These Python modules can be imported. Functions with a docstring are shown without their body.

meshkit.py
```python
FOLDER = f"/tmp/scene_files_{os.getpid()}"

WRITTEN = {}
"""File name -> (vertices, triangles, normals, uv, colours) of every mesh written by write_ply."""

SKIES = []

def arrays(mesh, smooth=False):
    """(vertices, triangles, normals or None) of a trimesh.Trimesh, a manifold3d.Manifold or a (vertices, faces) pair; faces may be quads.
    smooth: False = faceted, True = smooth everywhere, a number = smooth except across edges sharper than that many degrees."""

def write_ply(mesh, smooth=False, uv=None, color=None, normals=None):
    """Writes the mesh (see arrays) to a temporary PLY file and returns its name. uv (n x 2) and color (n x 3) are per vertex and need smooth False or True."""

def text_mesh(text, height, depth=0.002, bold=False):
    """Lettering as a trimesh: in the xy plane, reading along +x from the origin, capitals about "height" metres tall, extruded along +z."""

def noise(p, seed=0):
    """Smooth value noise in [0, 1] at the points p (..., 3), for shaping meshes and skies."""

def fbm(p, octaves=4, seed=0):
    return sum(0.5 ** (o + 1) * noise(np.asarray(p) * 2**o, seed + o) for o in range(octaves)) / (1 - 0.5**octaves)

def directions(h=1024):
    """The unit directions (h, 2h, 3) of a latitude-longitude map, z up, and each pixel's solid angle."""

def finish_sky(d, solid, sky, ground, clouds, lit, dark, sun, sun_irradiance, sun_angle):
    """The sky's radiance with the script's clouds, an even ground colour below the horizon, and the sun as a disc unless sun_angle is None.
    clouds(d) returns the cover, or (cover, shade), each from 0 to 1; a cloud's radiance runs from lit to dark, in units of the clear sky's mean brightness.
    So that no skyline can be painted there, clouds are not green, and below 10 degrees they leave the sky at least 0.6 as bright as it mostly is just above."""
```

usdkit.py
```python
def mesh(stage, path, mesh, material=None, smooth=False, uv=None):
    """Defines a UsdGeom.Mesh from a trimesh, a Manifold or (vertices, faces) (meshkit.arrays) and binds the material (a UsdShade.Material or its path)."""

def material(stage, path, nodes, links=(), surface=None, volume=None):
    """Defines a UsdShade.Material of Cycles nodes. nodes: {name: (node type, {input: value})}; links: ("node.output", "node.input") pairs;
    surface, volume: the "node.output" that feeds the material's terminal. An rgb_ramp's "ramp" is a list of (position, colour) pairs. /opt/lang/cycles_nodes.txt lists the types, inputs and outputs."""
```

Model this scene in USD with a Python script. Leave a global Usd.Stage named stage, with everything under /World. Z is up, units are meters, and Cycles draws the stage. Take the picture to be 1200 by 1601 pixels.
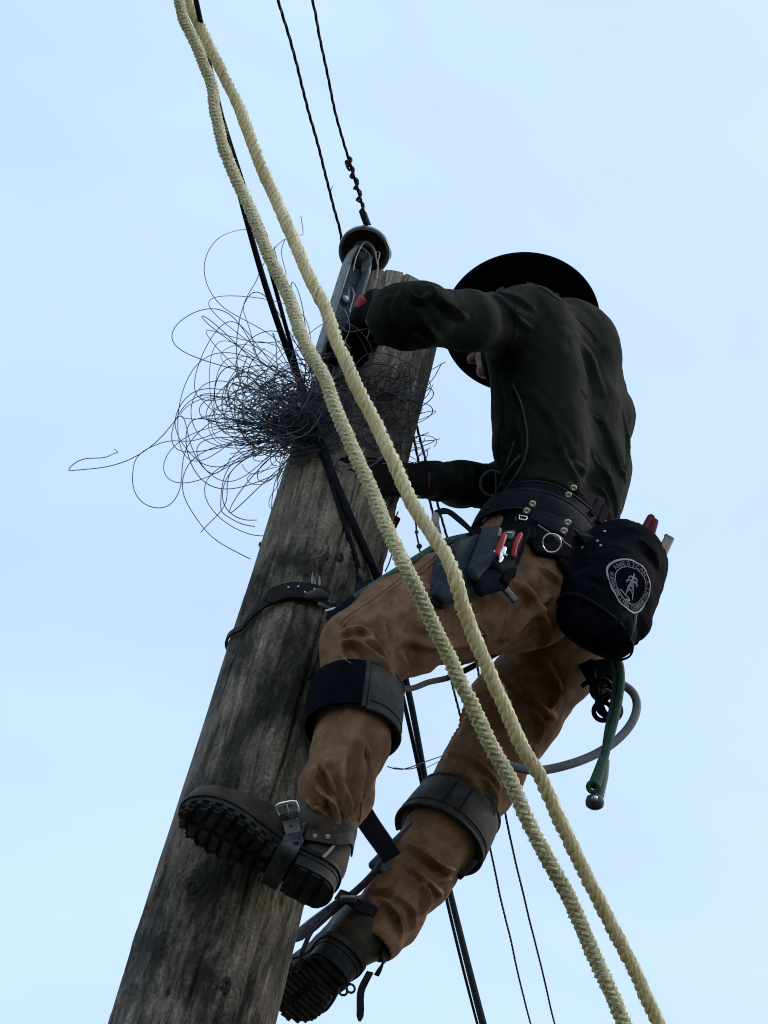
import math, random
import numpy as np
import trimesh
import manifold3d as m3
from scipy.interpolate import CubicSpline
from scipy.spatial import cKDTree
from shapely.geometry import Polygon, LineString, Point, box as sbox
from shapely import union_all
from pxr import Usd, UsdGeom, UsdLux, UsdShade, Gf, Sdf, Vt
import usdkit, meshkit

stage = Usd.Stage.CreateInMemory()
UsdGeom.SetStageUpAxis(stage, UsdGeom.Tokens.z)
UsdGeom.SetStageMetersPerUnit(stage, 1.0)
world = UsdGeom.Xform.Define(stage, '/World')
UsdGeom.Scope.Define(stage, '/World/Looks')
stage.SetDefaultPrim(world.GetPrim())

# ------------------------------------------------------------------ camera, sky, sun
ELEV, ROLL, FPX = math.radians(42), math.radians(13.6), 2400.0
EXPOSURE = 0.38
SUN_ELEV, SUN_AZ = math.radians(50), math.radians(74)      # azimuth from +y towards +x
SKY_STRENGTH, SUN_INTENSITY = 0.10, 0.40

CAM = np.array([0, 0, 1.6])
_F = np.array([0, math.cos(ELEV), math.sin(ELEV)])
_r, _u = np.array([1.0, 0, 0]), np.array([0, -math.sin(ELEV), math.cos(ELEV)])
_R = math.cos(ROLL) * _r + math.sin(ROLL) * _u
_U = -math.sin(ROLL) * _r + math.cos(ROLL) * _u
cam = UsdGeom.Camera.Define(stage, '/World/camera')
cam.CreateHorizontalApertureAttr(36.0)
cam.CreateVerticalApertureAttr(48.0)
cam.CreateFocalLengthAttr(36.0 * FPX / 1200)
cam.CreateClippingRangeAttr(Gf.Vec2f(0.05, 5000))
cam.CreateExposureAttr(EXPOSURE)
mtx = np.eye(4)
mtx[0, :3], mtx[1, :3], mtx[2, :3], mtx[3, :3] = _R, _U, -_F, CAM
cam.AddTransformOp().Set(Gf.Matrix4d(*mtx.ravel().tolist()))

sky_mat = usdkit.material(stage, '/World/Looks/sky', {
    'tc': ('texture_coordinate', {}),
    'sky': ('sky_texture', {'sky_type': 'single_scattering', 'sun_disc': False, 'sun_elevation': SUN_ELEV, 'sun_rotation': SUN_AZ, 'altitude': 200.0, 'air_density': 1.2, 'aerosol_density': 2.5, 'ozone_density': 1.5}),
    'map': ('mapping', {'scale': (1.0, 1.0, 1.6)}),
    'n': ('noise_texture', {'scale': 2.2, 'detail': 4.0, 'roughness': 0.5, 'distortion': 0.4}),
    'r': ('rgb_ramp', {'ramp': [(0.30, (0.55, 0.55, 0.55)), (0.70, (0.78, 0.78, 0.78))]}),
    'mx': ('mix', {'color2': (6.05, 8.0, 10.5)}),
    'bg': ('background_shader', {'strength': SKY_STRENGTH})},
    [('tc.generated', 'map.vector'), ('map.vector', 'n.vector'), ('n.fac', 'r.fac'), ('r.color', 'mx.fac'), ('sky.color', 'mx.color1'), ('mx.color', 'bg.color')], surface='bg.background')
sky = UsdLux.DomeLight.Define(stage, '/World/sky')
UsdShade.MaterialBindingAPI.Apply(sky.GetPrim()).Bind(sky_mat)
sky.GetPrim().SetCustomDataByKey('kind', 'structure')
sun = UsdLux.DistantLight.Define(stage, '/World/sun')
sun.CreateIntensityAttr(SUN_INTENSITY)
sun.CreateNormalizeAttr(True)
sun.CreateAngleAttr(14.0)
sun.CreateColorAttr(Gf.Vec3f(1.0, 0.93, 0.82))
_sd = np.array([math.cos(SUN_ELEV) * math.sin(SUN_AZ), math.cos(SUN_ELEV) * math.cos(SUN_AZ), math.sin(SUN_ELEV)])
_sx = np.cross([0, 0, 1], _sd); _sx /= np.linalg.norm(_sx); _sy = np.cross(_sd, _sx)
sm = np.eye(4); sm[0, :3], sm[1, :3], sm[2, :3] = _sx, _sy, _sd
sun.AddTransformOp().Set(Gf.Matrix4d(*sm.ravel().tolist()))

# ------------------------------------------------------------------ survey helpers: sight lines of the photograph met with real planes
def nrm(v):
    v = np.asarray(v, float)
    return v / np.maximum(np.linalg.norm(v, axis=-1, keepdims=True), 1e-12)
def ray(x, y):
    return _F + _R * (x - 600) / FPX - _U * (y - 800.5) / FPX
def Q(x, y, Y):                       # point of the sight line at distance Y north of the camera
    d = ray(x, y); return CAM + d * (Y - CAM[1]) / d[1]
def QZ(x, y, z):                      # point of the sight line at height z
    d = ray(x, y); return CAM + d * (z - CAM[2]) / d[2]
def QD(x, y, dep):
    return CAM + ray(x, y) * dep
def depth(p):
    return float((np.asarray(p) - CAM) @ _F)
def proj(p):
    q = np.asarray(p) - CAM; d = q @ _F
    return np.stack([600 + FPX * (q @ _R) / d, 800.5 - FPX * (q @ _U) / d, d], -1)
def S(x, y, Y, rpx):                  # a ball at that point whose outline has that radius
    p = Q(x, y, Y); return p, rpx * depth(p) / FPX

# ------------------------------------------------------------------ prim helpers
_used = {}
def numbered(parent, name):
    k = (parent, name); n = _used.get(k, -1) + 1; _used[k] = n
    return name if n == 0 else f'{name}_{n:03d}'
def tag(prim, label=None, cat=None, group=None, kind=None):
    for k, v in (('label', label), ('category', cat), ('group', group), ('kind', kind)):
        if v: prim.SetCustomDataByKey(k, v)
class Thing:
    def __init__(s, name, label, cat, loc=(0, 0, 0), group=None, kind=None):
        s.loc = np.asarray(loc, float); s.path = '/World/' + numbered('/World', name)
        x = UsdGeom.Xform.Define(stage, s.path); x.AddTranslateOp().Set(Gf.Vec3d(*map(float, s.loc)))
        s.prim = x.GetPrim(); tag(s.prim, label, cat, group, kind)
    def part(s, name, mesh, mat, smooth=35, parent=None, label=None, uv=None, kind=None):
        base = parent or s.path
        path = base + '/' + numbered(base, name)
        if isinstance(mesh, list): mesh = cat(mesh)
        if hasattr(mesh, 'to_mesh'):
            q = mesh.to_mesh(); mesh = (q.vert_properties[:, :3], q.tri_verts)
        if isinstance(mesh, trimesh.Trimesh): mesh = (mesh.vertices, mesh.faces)
        v = np.asarray(mesh[0], float) - s.loc
        m = usdkit.mesh(stage, path, (v, mesh[1]), mat, smooth=smooth, uv=uv)
        tag(m.GetPrim(), label, None, None, kind)
        return path
    def curves(s, name, polys, width, mat, parent=None, kind=None):
        base = parent or s.path
        path = base + '/' + numbered(base, name)
        c = UsdGeom.BasisCurves.Define(stage, path)
        c.CreateTypeAttr('linear')
        pts = np.concatenate(polys) - s.loc
        c.CreatePointsAttr(Vt.Vec3fArray.FromNumpy(pts.astype(np.float32)))
        c.CreateCurveVertexCountsAttr(Vt.IntArray([len(p) for p in polys]))
        c.CreateWidthsAttr(Vt.FloatArray([width])); c.SetWidthsInterpolation('constant')
        UsdShade.MaterialBindingAPI.Apply(c.GetPrim()).Bind(mat)
        tag(c.GetPrim(), None, None, None, kind)
        return path
def tri(f):
    f = np.asarray(f)
    return np.vstack([f[:, [0, 1, 2]], f[:, [0, 2, 3]]]) if f.shape[1] == 4 else f
def cat(ms):
    vs, fs, o = [], [], 0
    for m in ms:
        if hasattr(m, 'to_mesh'):
            q = m.to_mesh(); m = (q.vert_properties[:, :3], q.tri_verts)
        if isinstance(m, trimesh.Trimesh): m = (m.vertices, m.faces)
        v, f = np.asarray(m[0], float), tri(m[1])
        vs.append(v); fs.append(f + o); o += len(v)
    return np.vstack(vs), np.vstack(fs)

# ------------------------------------------------------------------ geometry helpers
def spline(pts, n=None, step=None, closed=False):
    p = np.asarray(pts, float)
    if closed: p = np.vstack([p, p[:1]])
    t = np.r_[0, np.cumsum(np.linalg.norm(np.diff(p, axis=0), axis=1) ** 0.7)]
    cs = CubicSpline(t, p, bc_type='periodic' if closed else 'natural')
    d = cs(np.linspace(0, t[-1], 600)); L = np.r_[0, np.cumsum(np.linalg.norm(np.diff(d, axis=0), axis=1))]
    if step: n = max(4, int(L[-1] / step))
    s = np.linspace(0, L[-1], n + 1 if closed else n)
    out = np.stack([np.interp(s, L, d[:, k]) for k in range(3)], 1)
    return out[:-1] if closed else out
def frames(p):
    t = nrm(np.gradient(p, axis=0)); n = np.zeros_like(p)
    a = np.array([0, 0, 1.0]) if abs(t[0][2]) < 0.9 else np.array([1.0, 0, 0])
    n[0] = nrm(np.cross(t[0], a))
    for i in range(1, len(p)):
        v = n[i - 1] - t[i] * (n[i - 1] @ t[i]); n[i] = nrm(v)
    return t, n, np.cross(t, n)
def tube(p, r, sides=8, caps=True, closed=False):
    p = np.asarray(p, float); r = np.broadcast_to(np.asarray(r, float), (len(p),))
    t, n, b = frames(p)
    if closed:
        t = nrm(np.roll(p, -1, 0) - np.roll(p, 1, 0)); n = nrm(n - t * (n * t).sum(1, keepdims=True)); b = np.cross(t, n)
    a = np.arange(sides) * 2 * np.pi / sides
    v = (p[:, None] + r[:, None, None] * (np.cos(a)[None, :, None] * n[:, None] + np.sin(a)[None, :, None] * b[:, None])).reshape(-1, 3)
    m = len(p); i, j = np.meshgrid(np.arange(m if closed else m - 1), np.arange(sides), indexing='ij')
    i2 = (i + 1) % m
    q = np.stack([i * sides + j, i * sides + (j + 1) % sides, i2 * sides + (j + 1) % sides, i2 * sides + j], -1).reshape(-1, 4)
    f = tri(q)
    if caps and not closed:
        v = np.vstack([v, p[0], p[-1]]); k = len(v)
        j = np.arange(sides); j2 = (j + 1) % sides
        f = np.vstack([f, np.stack([np.full(sides, k - 2), j2, j], 1), np.stack([np.full(sides, k - 1), (m - 1) * sides + j, (m - 1) * sides + j2], 1)])
    return v, f
def grid_solid(outer, inner, closed_u=False):
    """outer, inner: (nu, nv, 3) sheets; the slab between them."""
    nu, nv = outer.shape[:2]; v = np.vstack([outer.reshape(-1, 3), inner.reshape(-1, 3)]); o = nu * nv; q = []
    I = lambda i, j: (i % nu) * nv + j
    iu, jv = np.meshgrid(np.arange(nu if closed_u else nu - 1), np.arange(nv - 1), indexing='ij'); iu, jv = iu.ravel(), jv.ravel()
    q.append(np.stack([I(iu, jv), I(iu + 1, jv), I(iu + 1, jv + 1), I(iu, jv + 1)], 1))
    q.append(np.stack([I(iu, jv), I(iu, jv + 1), I(iu + 1, jv + 1), I(iu + 1, jv)], 1) + o)
    i = np.arange(nu if closed_u else nu - 1)
    for j, flip in ((0, 1), (nv - 1, 0)):
        e = np.stack([I(i, j), I(i + 1, j), I(i + 1, j) + o, I(i, j) + o], 1); q.append(e[:, ::-1] if flip == 0 else e[:, ::-1][:, ::-1])
    if not closed_u:
        j = np.arange(nv - 1)
        for ii, flip in ((0, 0), (nu - 1, 1)):
            e = np.stack([I(ii, j), I(ii, j + 1), I(ii, j + 1) + o, I(ii, j) + o], 1); q.append(e if not flip else e[:, ::-1])
    m = trimesh.Trimesh(v, tri(np.vstack(q)), process=False)
    trimesh.repair.fix_normals(m)
    return m.vertices, m.faces
def strip(p, wdir, w, t, nv=2):
    """A strap along p, its width along wdir (one vector or one per point), thickness t."""
    p = np.asarray(p, float); wd = nrm(np.broadcast_to(np.asarray(wdir, float), p.shape)); tg = nrm(np.gradient(p, axis=0))
    wd = nrm(wd - tg * (wd * tg).sum(1, keepdims=True)); nn = np.cross(tg, wd)
    w = np.broadcast_to(np.asarray(w, float), (len(p),))
    xs = np.array([-0.5, -0.46, 0.0, 0.46, 0.5]); th = np.array([0.3, 1, 1, 1, 0.3]) * t / 2
    a = p[:, None] + wd[:, None] * (xs[None, :, None] * w[:, None, None])
    return grid_solid(a + nn[:, None] * th[None, :, None], a - nn[:, None] * th[None, :, None])
def rbox(size, r=0.004, M=None, c=(0, 0, 0)):
    """A box with rounded edges; M: 3x3 of row axes."""
    s = np.maximum(np.asarray(size) / 2 - r, 1e-4)
    sp = m3.Manifold.sphere(r, 12)
    m = m3.Manifold.batch_hull([sp.translate([x * s[0], y * s[1], z * s[2]]) for x in (-1, 1) for y in (-1, 1) for z in (-1, 1)])
    q = m.to_mesh(); v = q.vert_properties[:, :3].astype(float)
    if M is not None: v = v @ np.asarray(M)
    return v + np.asarray(c), q.tri_verts
def basis(x, up):
    x = nrm(x); z = nrm(np.asarray(up) - x * (np.asarray(up) @ x)); return np.array([x, np.cross(z, x), z])
def revolve(prof, axis_o, axis_d, n=48):
    m = trimesh.creation.revolve(np.asarray(prof, float), sections=n)
    a = nrm(axis_d); h = np.array([1.0, 0, 0]) if abs(a[0]) < 0.8 else np.array([0, 1.0, 0])
    u = nrm(np.cross(h, a)); M = np.array([u, np.cross(a, u), a])
    return np.asarray(m.vertices) @ M + np.asarray(axis_o), np.asarray(m.faces)
def torus(c, n, R, r, nu=32, nv=8, arc=(0, 2 * math.pi)):
    n = nrm(n); h = np.array([1.0, 0, 0]) if abs(n[0]) < 0.8 else np.array([0, 1.0, 0])
    u = nrm(np.cross(h, n)); w = np.cross(n, u); full = abs(arc[1] - arc[0] - 2 * math.pi) < 1e-6
    t = np.linspace(arc[0], arc[1], nu, endpoint=not full)
    return tube(np.asarray(c) + R * (np.cos(t)[:, None] * u + np.sin(t)[:, None] * w), r, nv, closed=full)
def ball(c, r, sub=2):
    m = trimesh.creation.icosphere(sub, r); return np.asarray(m.vertices) + c, np.asarray(m.faces)
def rod(a, b, ra, rb=None, sides=14):
    rb = ra if rb is None else rb
    return tube(np.array([a, a + (np.asarray(b) - a) * 0.5, b]), [ra, (ra + rb) / 2, rb], sides)

# smooth solids from balls and tapered bones
class Blob:
    def __init__(s, k=0.03): s.pr, s.cut, s.k = [], [], k
    def bone(s, a, b, ra, rb, k=None): s.pr.append(('c', np.asarray(a, float), np.asarray(b, float), ra, rb, k or s.k)); return s
    def chain(s, pts, k=None):                                  # pts: list of (position, radius)
        for (a, ra), (b, rb) in zip(pts[:-1], pts[1:]): s.bone(a, b, ra, rb, k)
        return s
    def ell(s, c, M, r, k=None): s.pr.append(('e', np.asarray(c, float), np.asarray(M, float), np.asarray(r, float), 0, k or s.k)); return s
    def carve(s, a, b, ra, rb): s.cut.append(('c', np.asarray(a, float), np.asarray(b, float), ra, rb, 0.004)); return s
    def half(s, o, n, R=None): s.cut.append(('h', np.asarray(o, float), nrm(n), R, 0, 0.004)); return s   # cuts away what lies beyond
    @staticmethod
    def d(p, q):
        if q[0] == 'c':
            ab = q[2] - q[1]; t = np.clip((p - q[1]) @ ab / max(ab @ ab, 1e-12), 0, 1)
            return np.linalg.norm(p - q[1] - t[..., None] * ab, axis=-1) - (q[3] + t * (q[4] - q[3]))
        if q[0] == 'h':
            h = -((p - q[1]) @ q[2])
            return h if q[3] is None else np.maximum(h, np.linalg.norm(p - q[1], axis=-1) - q[3])
        l = (p - q[1]) @ q[2].T; k0 = np.linalg.norm(l / q[3], axis=-1); k1 = np.linalg.norm(l / q[3] ** 2, axis=-1)
        return k0 * (k0 - 1) / np.maximum(k1, 1e-9)
    @staticmethod
    def smin(a, b, k):
        h = np.maximum(k - np.abs(a - b), 0) / k
        return np.minimum(a, b) - h * h * k * 0.25
    def bounds(s, q):
        if q[0] == 'c': return np.minimum(q[1] - q[3], q[2] - q[4]), np.maximum(q[1] + q[3], q[2] + q[4])
        r = q[3].max(); return q[1] - r, q[1] + r
    def eval(s, p):
        p = np.asarray(p, float); out = np.full(p.shape[:-1], 9.0)
        for q in s.pr: out = s.smin(out, s.d(p, q), q[5])
        for q in s.cut: out = -s.smin(-out, s.d(p, q), q[5])
        return out
    def grad(s, p, e=0.003):
        p = np.asarray(p, float); g = np.stack([s.eval(p + np.eye(3)[k] * e) - s.eval(p - np.eye(3)[k] * e) for k in range(3)], -1)
        return nrm(g)
    def trace(s, o, d, off=0.0, n=60, far=3.0):
        o, d = np.atleast_2d(np.asarray(o, float)), nrm(np.atleast_2d(np.asarray(d, float))); t = np.zeros(len(o))
        for _ in range(n): t = np.minimum(t + 0.8 * (s.eval(o + d * t[:, None]) - off), far)
        return o + d * t[:, None]
    def mesh(s, h, warp=None):
        lo = np.min([s.bounds(q)[0] for q in s.pr], 0) - 0.03; hi = np.max([s.bounds(q)[1] for q in s.pr], 0) + 0.03
        n = np.ceil((hi - lo) / h).astype(int) + 1
        vol = np.full(n, 0.2, np.float32)
        ax = [lo[k] + h * np.arange(n[k]) for k in range(3)]
        for lst, cutting in ((s.pr, False), (s.cut, True)):
            for q in lst:
                if q[0] == 'h': a, b = np.zeros(3, int), n
                else:
                    l, u = s.bounds(q); m = 0.03 + q[5] * 0.6
                    a = np.maximum(((l - m - lo) / h).astype(int), 0); b = np.minimum(((u + m - lo) / h).astype(int) + 2, n)
                sl = tuple(slice(x, y) for x, y in zip(a, b))
                g = np.stack(np.meshgrid(*[ax[k][sl[k]] for k in range(3)], indexing='ij'), -1)
                dd = s.d(g, q).astype(np.float32)
                vol[sl] = -s.smin(-vol[sl], dd, q[5]) if cutting else s.smin(vol[sl], dd, q[5])
        return surface_nets(vol, lo, h)
def surface_nets(vol, lo, h):
    ins = vol < 0; n = np.array(vol.shape)
    c = np.zeros(n - 1, np.int8); off = [(i, j, k) for i in (0, 1) for j in (0, 1) for k in (0, 1)]
    for i, j, k in off: c += ins[i:n[0] - 1 + i, j:n[1] - 1 + j, k:n[2] - 1 + k]
    act = np.argwhere((c > 0) & (c < 8)); idx = np.full(n - 1, -1, np.int64); idx[tuple(act.T)] = np.arange(len(act))
    val = np.stack([vol[act[:, 0] + i, act[:, 1] + j, act[:, 2] + k] for i, j, k in off], 1)
    acc, cnt = np.zeros((len(act), 3)), np.zeros(len(act))
    for a in range(8):
        for b in range(a + 1, 8):
            df = np.array(off[b]) - np.array(off[a])
            if abs(df).sum() != 1: continue
            m = (val[:, a] < 0) != (val[:, b] < 0); t = val[m, a] / (val[m, a] - val[m, b])
            acc[m] += np.array(off[a]) + t[:, None] * df; cnt[m] += 1
    v = lo + h * (act + acc / cnt[:, None]); fs = []
    for k in range(3):
        u, w = (k + 1) % 3, (k + 2) % 3
        A = [slice(None)] * 3; B = [slice(None)] * 3
        A[k] = slice(0, -1); B[k] = slice(1, None)
        for x in (u, w): A[x] = B[x] = slice(1, -1)
        ia, ib = ins[tuple(A)], ins[tuple(B)]
        for pos, flip in ((ia & ~ib, False), (~ia & ib, True)):
            e = np.argwhere(pos); e[:, u] += 1; e[:, w] += 1
            def at(du, dw):
                g = e.copy(); g[:, u] += du; g[:, w] += dw; return idx[tuple(g.T)]
            qd = np.stack([at(-1, -1), at(0, -1), at(0, 0), at(-1, 0)], 1)
            fs.append(qd[:, ::-1] if flip else qd)
    return v, tri(np.vstack(fs))
def vnormals(v, f):
    n = np.zeros_like(v); fn = np.cross(v[f[:, 1]] - v[f[:, 0]], v[f[:, 2]] - v[f[:, 0]])
    for k in range(3): np.add.at(n, f[:, k], fn)
    return nrm(n)
def on_surface(v, n, x, y, k=25):
    """The vertex facing the lens that a sight line meets first (so that a fold seen there is pressed into the cloth there)."""
    p = proj(v); face = ((v - CAM) * n).sum(1) < 0
    d = np.where(face, np.hypot(p[:, 0] - x, p[:, 1] - y), 1e9); c = np.argsort(d)[:k]; c = c[d[c] < d[c[0]] + 6]
    return v[c[np.argmin(p[c, 2])]]
def folds(v, f, lines, noise=(), calm=()):
    """Presses folds (polylines in the cloth, height, width) and drape noise (scale vector, amplitude, seed) into a garment."""
    n = vnormals(v, f); dsp = np.zeros(len(v))
    for ln in lines:
        pts, A, w = ln
        P = np.array([on_surface(v, n, x, y) for x, y in pts])
        P = spline(P, n=40) if len(P) > 2 else np.linspace(P[0], P[1], 30)
        tr = cKDTree(P); d, i = tr.query(v, distance_upper_bound=4 * w)
        m = np.isfinite(d); fade = np.sin(np.pi * np.clip((i[m] + 2) / (len(P) + 3), 0, 1)) ** 0.6
        x = d[m] / w; dsp[m] += A * fade * (1.15 * np.exp(-1.15 * x ** 1.6) - 0.45 * np.exp(-((x - 1.15) / .6) ** 2))
    for sc, A, seed in noise:
        nz_ = meshkit.fbm(v * np.asarray(sc), 3, abs(seed)) - 0.5
        dsp += A * (nz_ if seed > 0 else (0.5 - np.minimum(np.abs(nz_) * 5, 1)))             # seed < 0: sharp ridges instead of swells
    for c, R in calm: dsp *= 1 - 0.85 * np.exp(-(np.linalg.norm(v - c, axis=1) / R) ** 4)
    return v + n * dsp[:, None], f
def wrap(blob, c, axis, z0, z1, off, t, th=(0, 2 * math.pi), nth=72, nz=5, ref=(0, -1, 0), tilt0=0.0, smooth=6, lip=0.0):
    """A band of cloth or leather laid round a limb: heights z0..z1 along the axis, angles th from ref."""
    a = nrm(axis); u = nrm(np.asarray(ref) - a * (np.asarray(ref) @ a)); w = np.cross(a, u); closed = abs(th[1] - th[0] - 2 * math.pi) < 1e-6
    T = np.linspace(th[0], th[1], nth, endpoint=not closed); Z = np.linspace(z0, z1, nz)
    dirs = np.cos(T)[:, None] * u + np.sin(T)[:, None] * w
    R = np.zeros((nth, nz))
    for j, z in enumerate(Z):
        o = c + a * z + dirs * 0.5
        R[:, j] = 0.5 - np.linalg.norm(blob.trace(o, -dirs, n=50) - o, axis=1)
    R = np.clip(R, 0.01, 0.45)
    for _ in range(smooth):
        if closed: R = np.maximum(R, 0.25 * np.roll(R, 1, 0) + 0.5 * R + 0.25 * np.roll(R, -1, 0))
        else: R[1:-1] = np.maximum(R[1:-1], 0.25 * R[:-2] + 0.5 * R[1:-1] + 0.25 * R[2:])
    R = R.max(1, keepdims=True) * 0.6 + R * 0.4
    base = c + a * Z[None, :, None]
    tz = np.ones(nz); tz[0] = tz[-1] = 0.75
    inner = base + dirs[:, None] * (R + off)[..., None]
    outer = base + dirs[:, None] * (R + off + t * tz + lip * np.linspace(1, 0, nz))[..., None]
    return grid_solid(outer, inner, closed), outer

# ------------------------------------------------------------------ materials
def mat(name, c0, c1=None, scale=40.0, rough=0.7, bump=0.0, bscale=400.0, metallic=0.0, spec=0.14, sheen=0.0, detail=4.0, stretch=(1, 1, 1), lo=0.35, hi=0.65, dist=0.002, dirt=None):
    c1 = c1 or c0
    N = {'tc': ('texture_coordinate', {}), 'mp': ('mapping', {'scale': stretch}),
         'n': ('noise_texture', {'scale': scale, 'detail': detail, 'roughness': 0.6}),
         'r': ('rgb_ramp', {'ramp': [(lo, c0), (hi, c1)]}),
         'p': ('principled_bsdf', {'roughness': rough, 'metallic': metallic, 'specular_ior_level': spec, 'sheen_weight': sheen, 'sheen_roughness': 0.5})}
    L = [('tc.object', 'mp.vector'), ('mp.vector', 'n.vector'), ('n.fac', 'r.fac')]
    if dirt:
        N['n3'] = ('noise_texture', {'scale': dirt[1], 'detail': 5.0, 'roughness': 0.65}); N['r3'] = ('rgb_ramp', {'ramp': [(0.48, (0, 0, 0)), (0.66, (1, 1, 1))]})
        N['mx'] = ('mix', {'color2': dirt[0]})
        L += [('tc.object', 'n3.vector'), ('n3.fac', 'r3.fac'), ('r3.color', 'mx.fac'), ('r.color', 'mx.color1'), ('mx.color', 'p.base_color')]
    else: L.append(('r.color', 'p.base_color'))
    if bump:
        N['n2'] = ('noise_texture', {'scale': bscale, 'detail': 3.0, 'roughness': 0.6}); N['b'] = ('bump', {'strength': bump, 'distance': dist})
        L += [('mp.vector', 'n2.vector'), ('n2.fac', 'b.height'), ('b.normal', 'p.normal')]
    return usdkit.material(stage, '/World/Looks/' + name, N, L, surface='p.BSDF')
M = {}
M['grass'] = mat('grass_ground', (0.03, 0.03, 0.014), (0.06, 0.055, 0.026), 3.0, 0.95, 0.5, 60.0, dist=0.03)
M['shirt'] = mat('shirt_knit', (0.0105, 0.0125, 0.0090), (0.016, 0.0185, 0.0135), 30.0, 0.95, 0.5, 900.0, spec=0.06, dist=0.0012)
M['duck'] = mat('brown_duck_cloth', (0.138, 0.071, 0.038), (0.245, 0.132, 0.073), 34.0, 0.92, 0.9, 330.0, spec=0.08, dist=0.001, dirt=((0.135, 0.066, 0.034), 9.0))
M['leather_dark'] = mat('dark_leather', (0.008, 0.007, 0.006), (0.018, 0.015, 0.013), 60.0, 0.66, 0.6, 300.0, dist=0.0012, spec=0.08)
M['boot'] = mat('oiled_brown_leather', (0.026, 0.016, 0.0095), (0.056, 0.035, 0.021), 35.0, 0.6, 0.5, 260.0, dist=0.0012, dirt=((0.062, 0.041, 0.026), 11.0))
M['rubber'] = mat('boot_rubber', (0.008, 0.008, 0.008), (0.020, 0.020, 0.020), 45.0, 0.7, 0.5, 250.0, dist=0.001, dirt=((0.055, 0.046, 0.036), 22.0))
M['strap'] = mat('worn_grey_leather', (0.17, 0.155, 0.135), (0.29, 0.265, 0.235), 60.0, 0.65, 0.6, 300.0, dist=0.001)
M['cuff'] = mat('brown_grey_pad_leather', (0.022, 0.019, 0.016), (0.042, 0.037, 0.031), 28.0, 0.66, 0.5, 260.0, dist=0.001, dirt=((0.066, 0.059, 0.050), 18.0))
M['navy'] = mat('navy_webbing', (0.0045, 0.0055, 0.0085), (0.009, 0.011, 0.016), 80.0, 0.8, 0.5, 600.0, dist=0.001, spec=0.06)
M['pouch'] = mat('slate_leather', (0.010, 0.012, 0.016), (0.024, 0.027, 0.033), 40.0, 0.55, 0.6, 240.0, dist=0.0015, spec=0.10)
M['canvas'] = mat('black_canvas', (0.0025, 0.0025, 0.0045), (0.005, 0.005, 0.0085), 50.0, 0.92, 0.8, 420.0, dist=0.002, spec=0.03)
M['black'] = mat('black_plastic', (0.004, 0.004, 0.009), (0.007, 0.007, 0.014), 30.0, 0.55, 0.3, 200.0, spec=0.08)
M['glove'] = mat('black_glove_fabric', (0.006, 0.006, 0.006), (0.012, 0.011, 0.011), 60.0, 0.9, 0.5, 500.0, spec=0.04)
M['red'] = mat('red_rubber', (0.26, 0.015, 0.014), (0.36, 0.026, 0.023), 40.0, 0.55, 0.3, 300.0)
M['dark_red'] = mat('dark_red_knit', (0.075, 0.009, 0.011), (0.12, 0.015, 0.016), 80.0, 0.9, 0.5, 600.0)
M['steel'] = mat('dull_steel', (0.42, 0.42, 0.41), (0.60, 0.60, 0.58), 60.0, 0.38, 0.2, 300.0, metallic=0.9)
M['bright_steel'] = mat('bright_steel', (0.75, 0.75, 0.72), (0.88, 0.88, 0.85), 60.0, 0.25, metallic=1.0)
M['dark_steel'] = mat('dark_steel', (0.03, 0.03, 0.033), (0.08, 0.08, 0.085), 60.0, 0.45, 0.3, 250.0, metallic=0.6)
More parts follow.
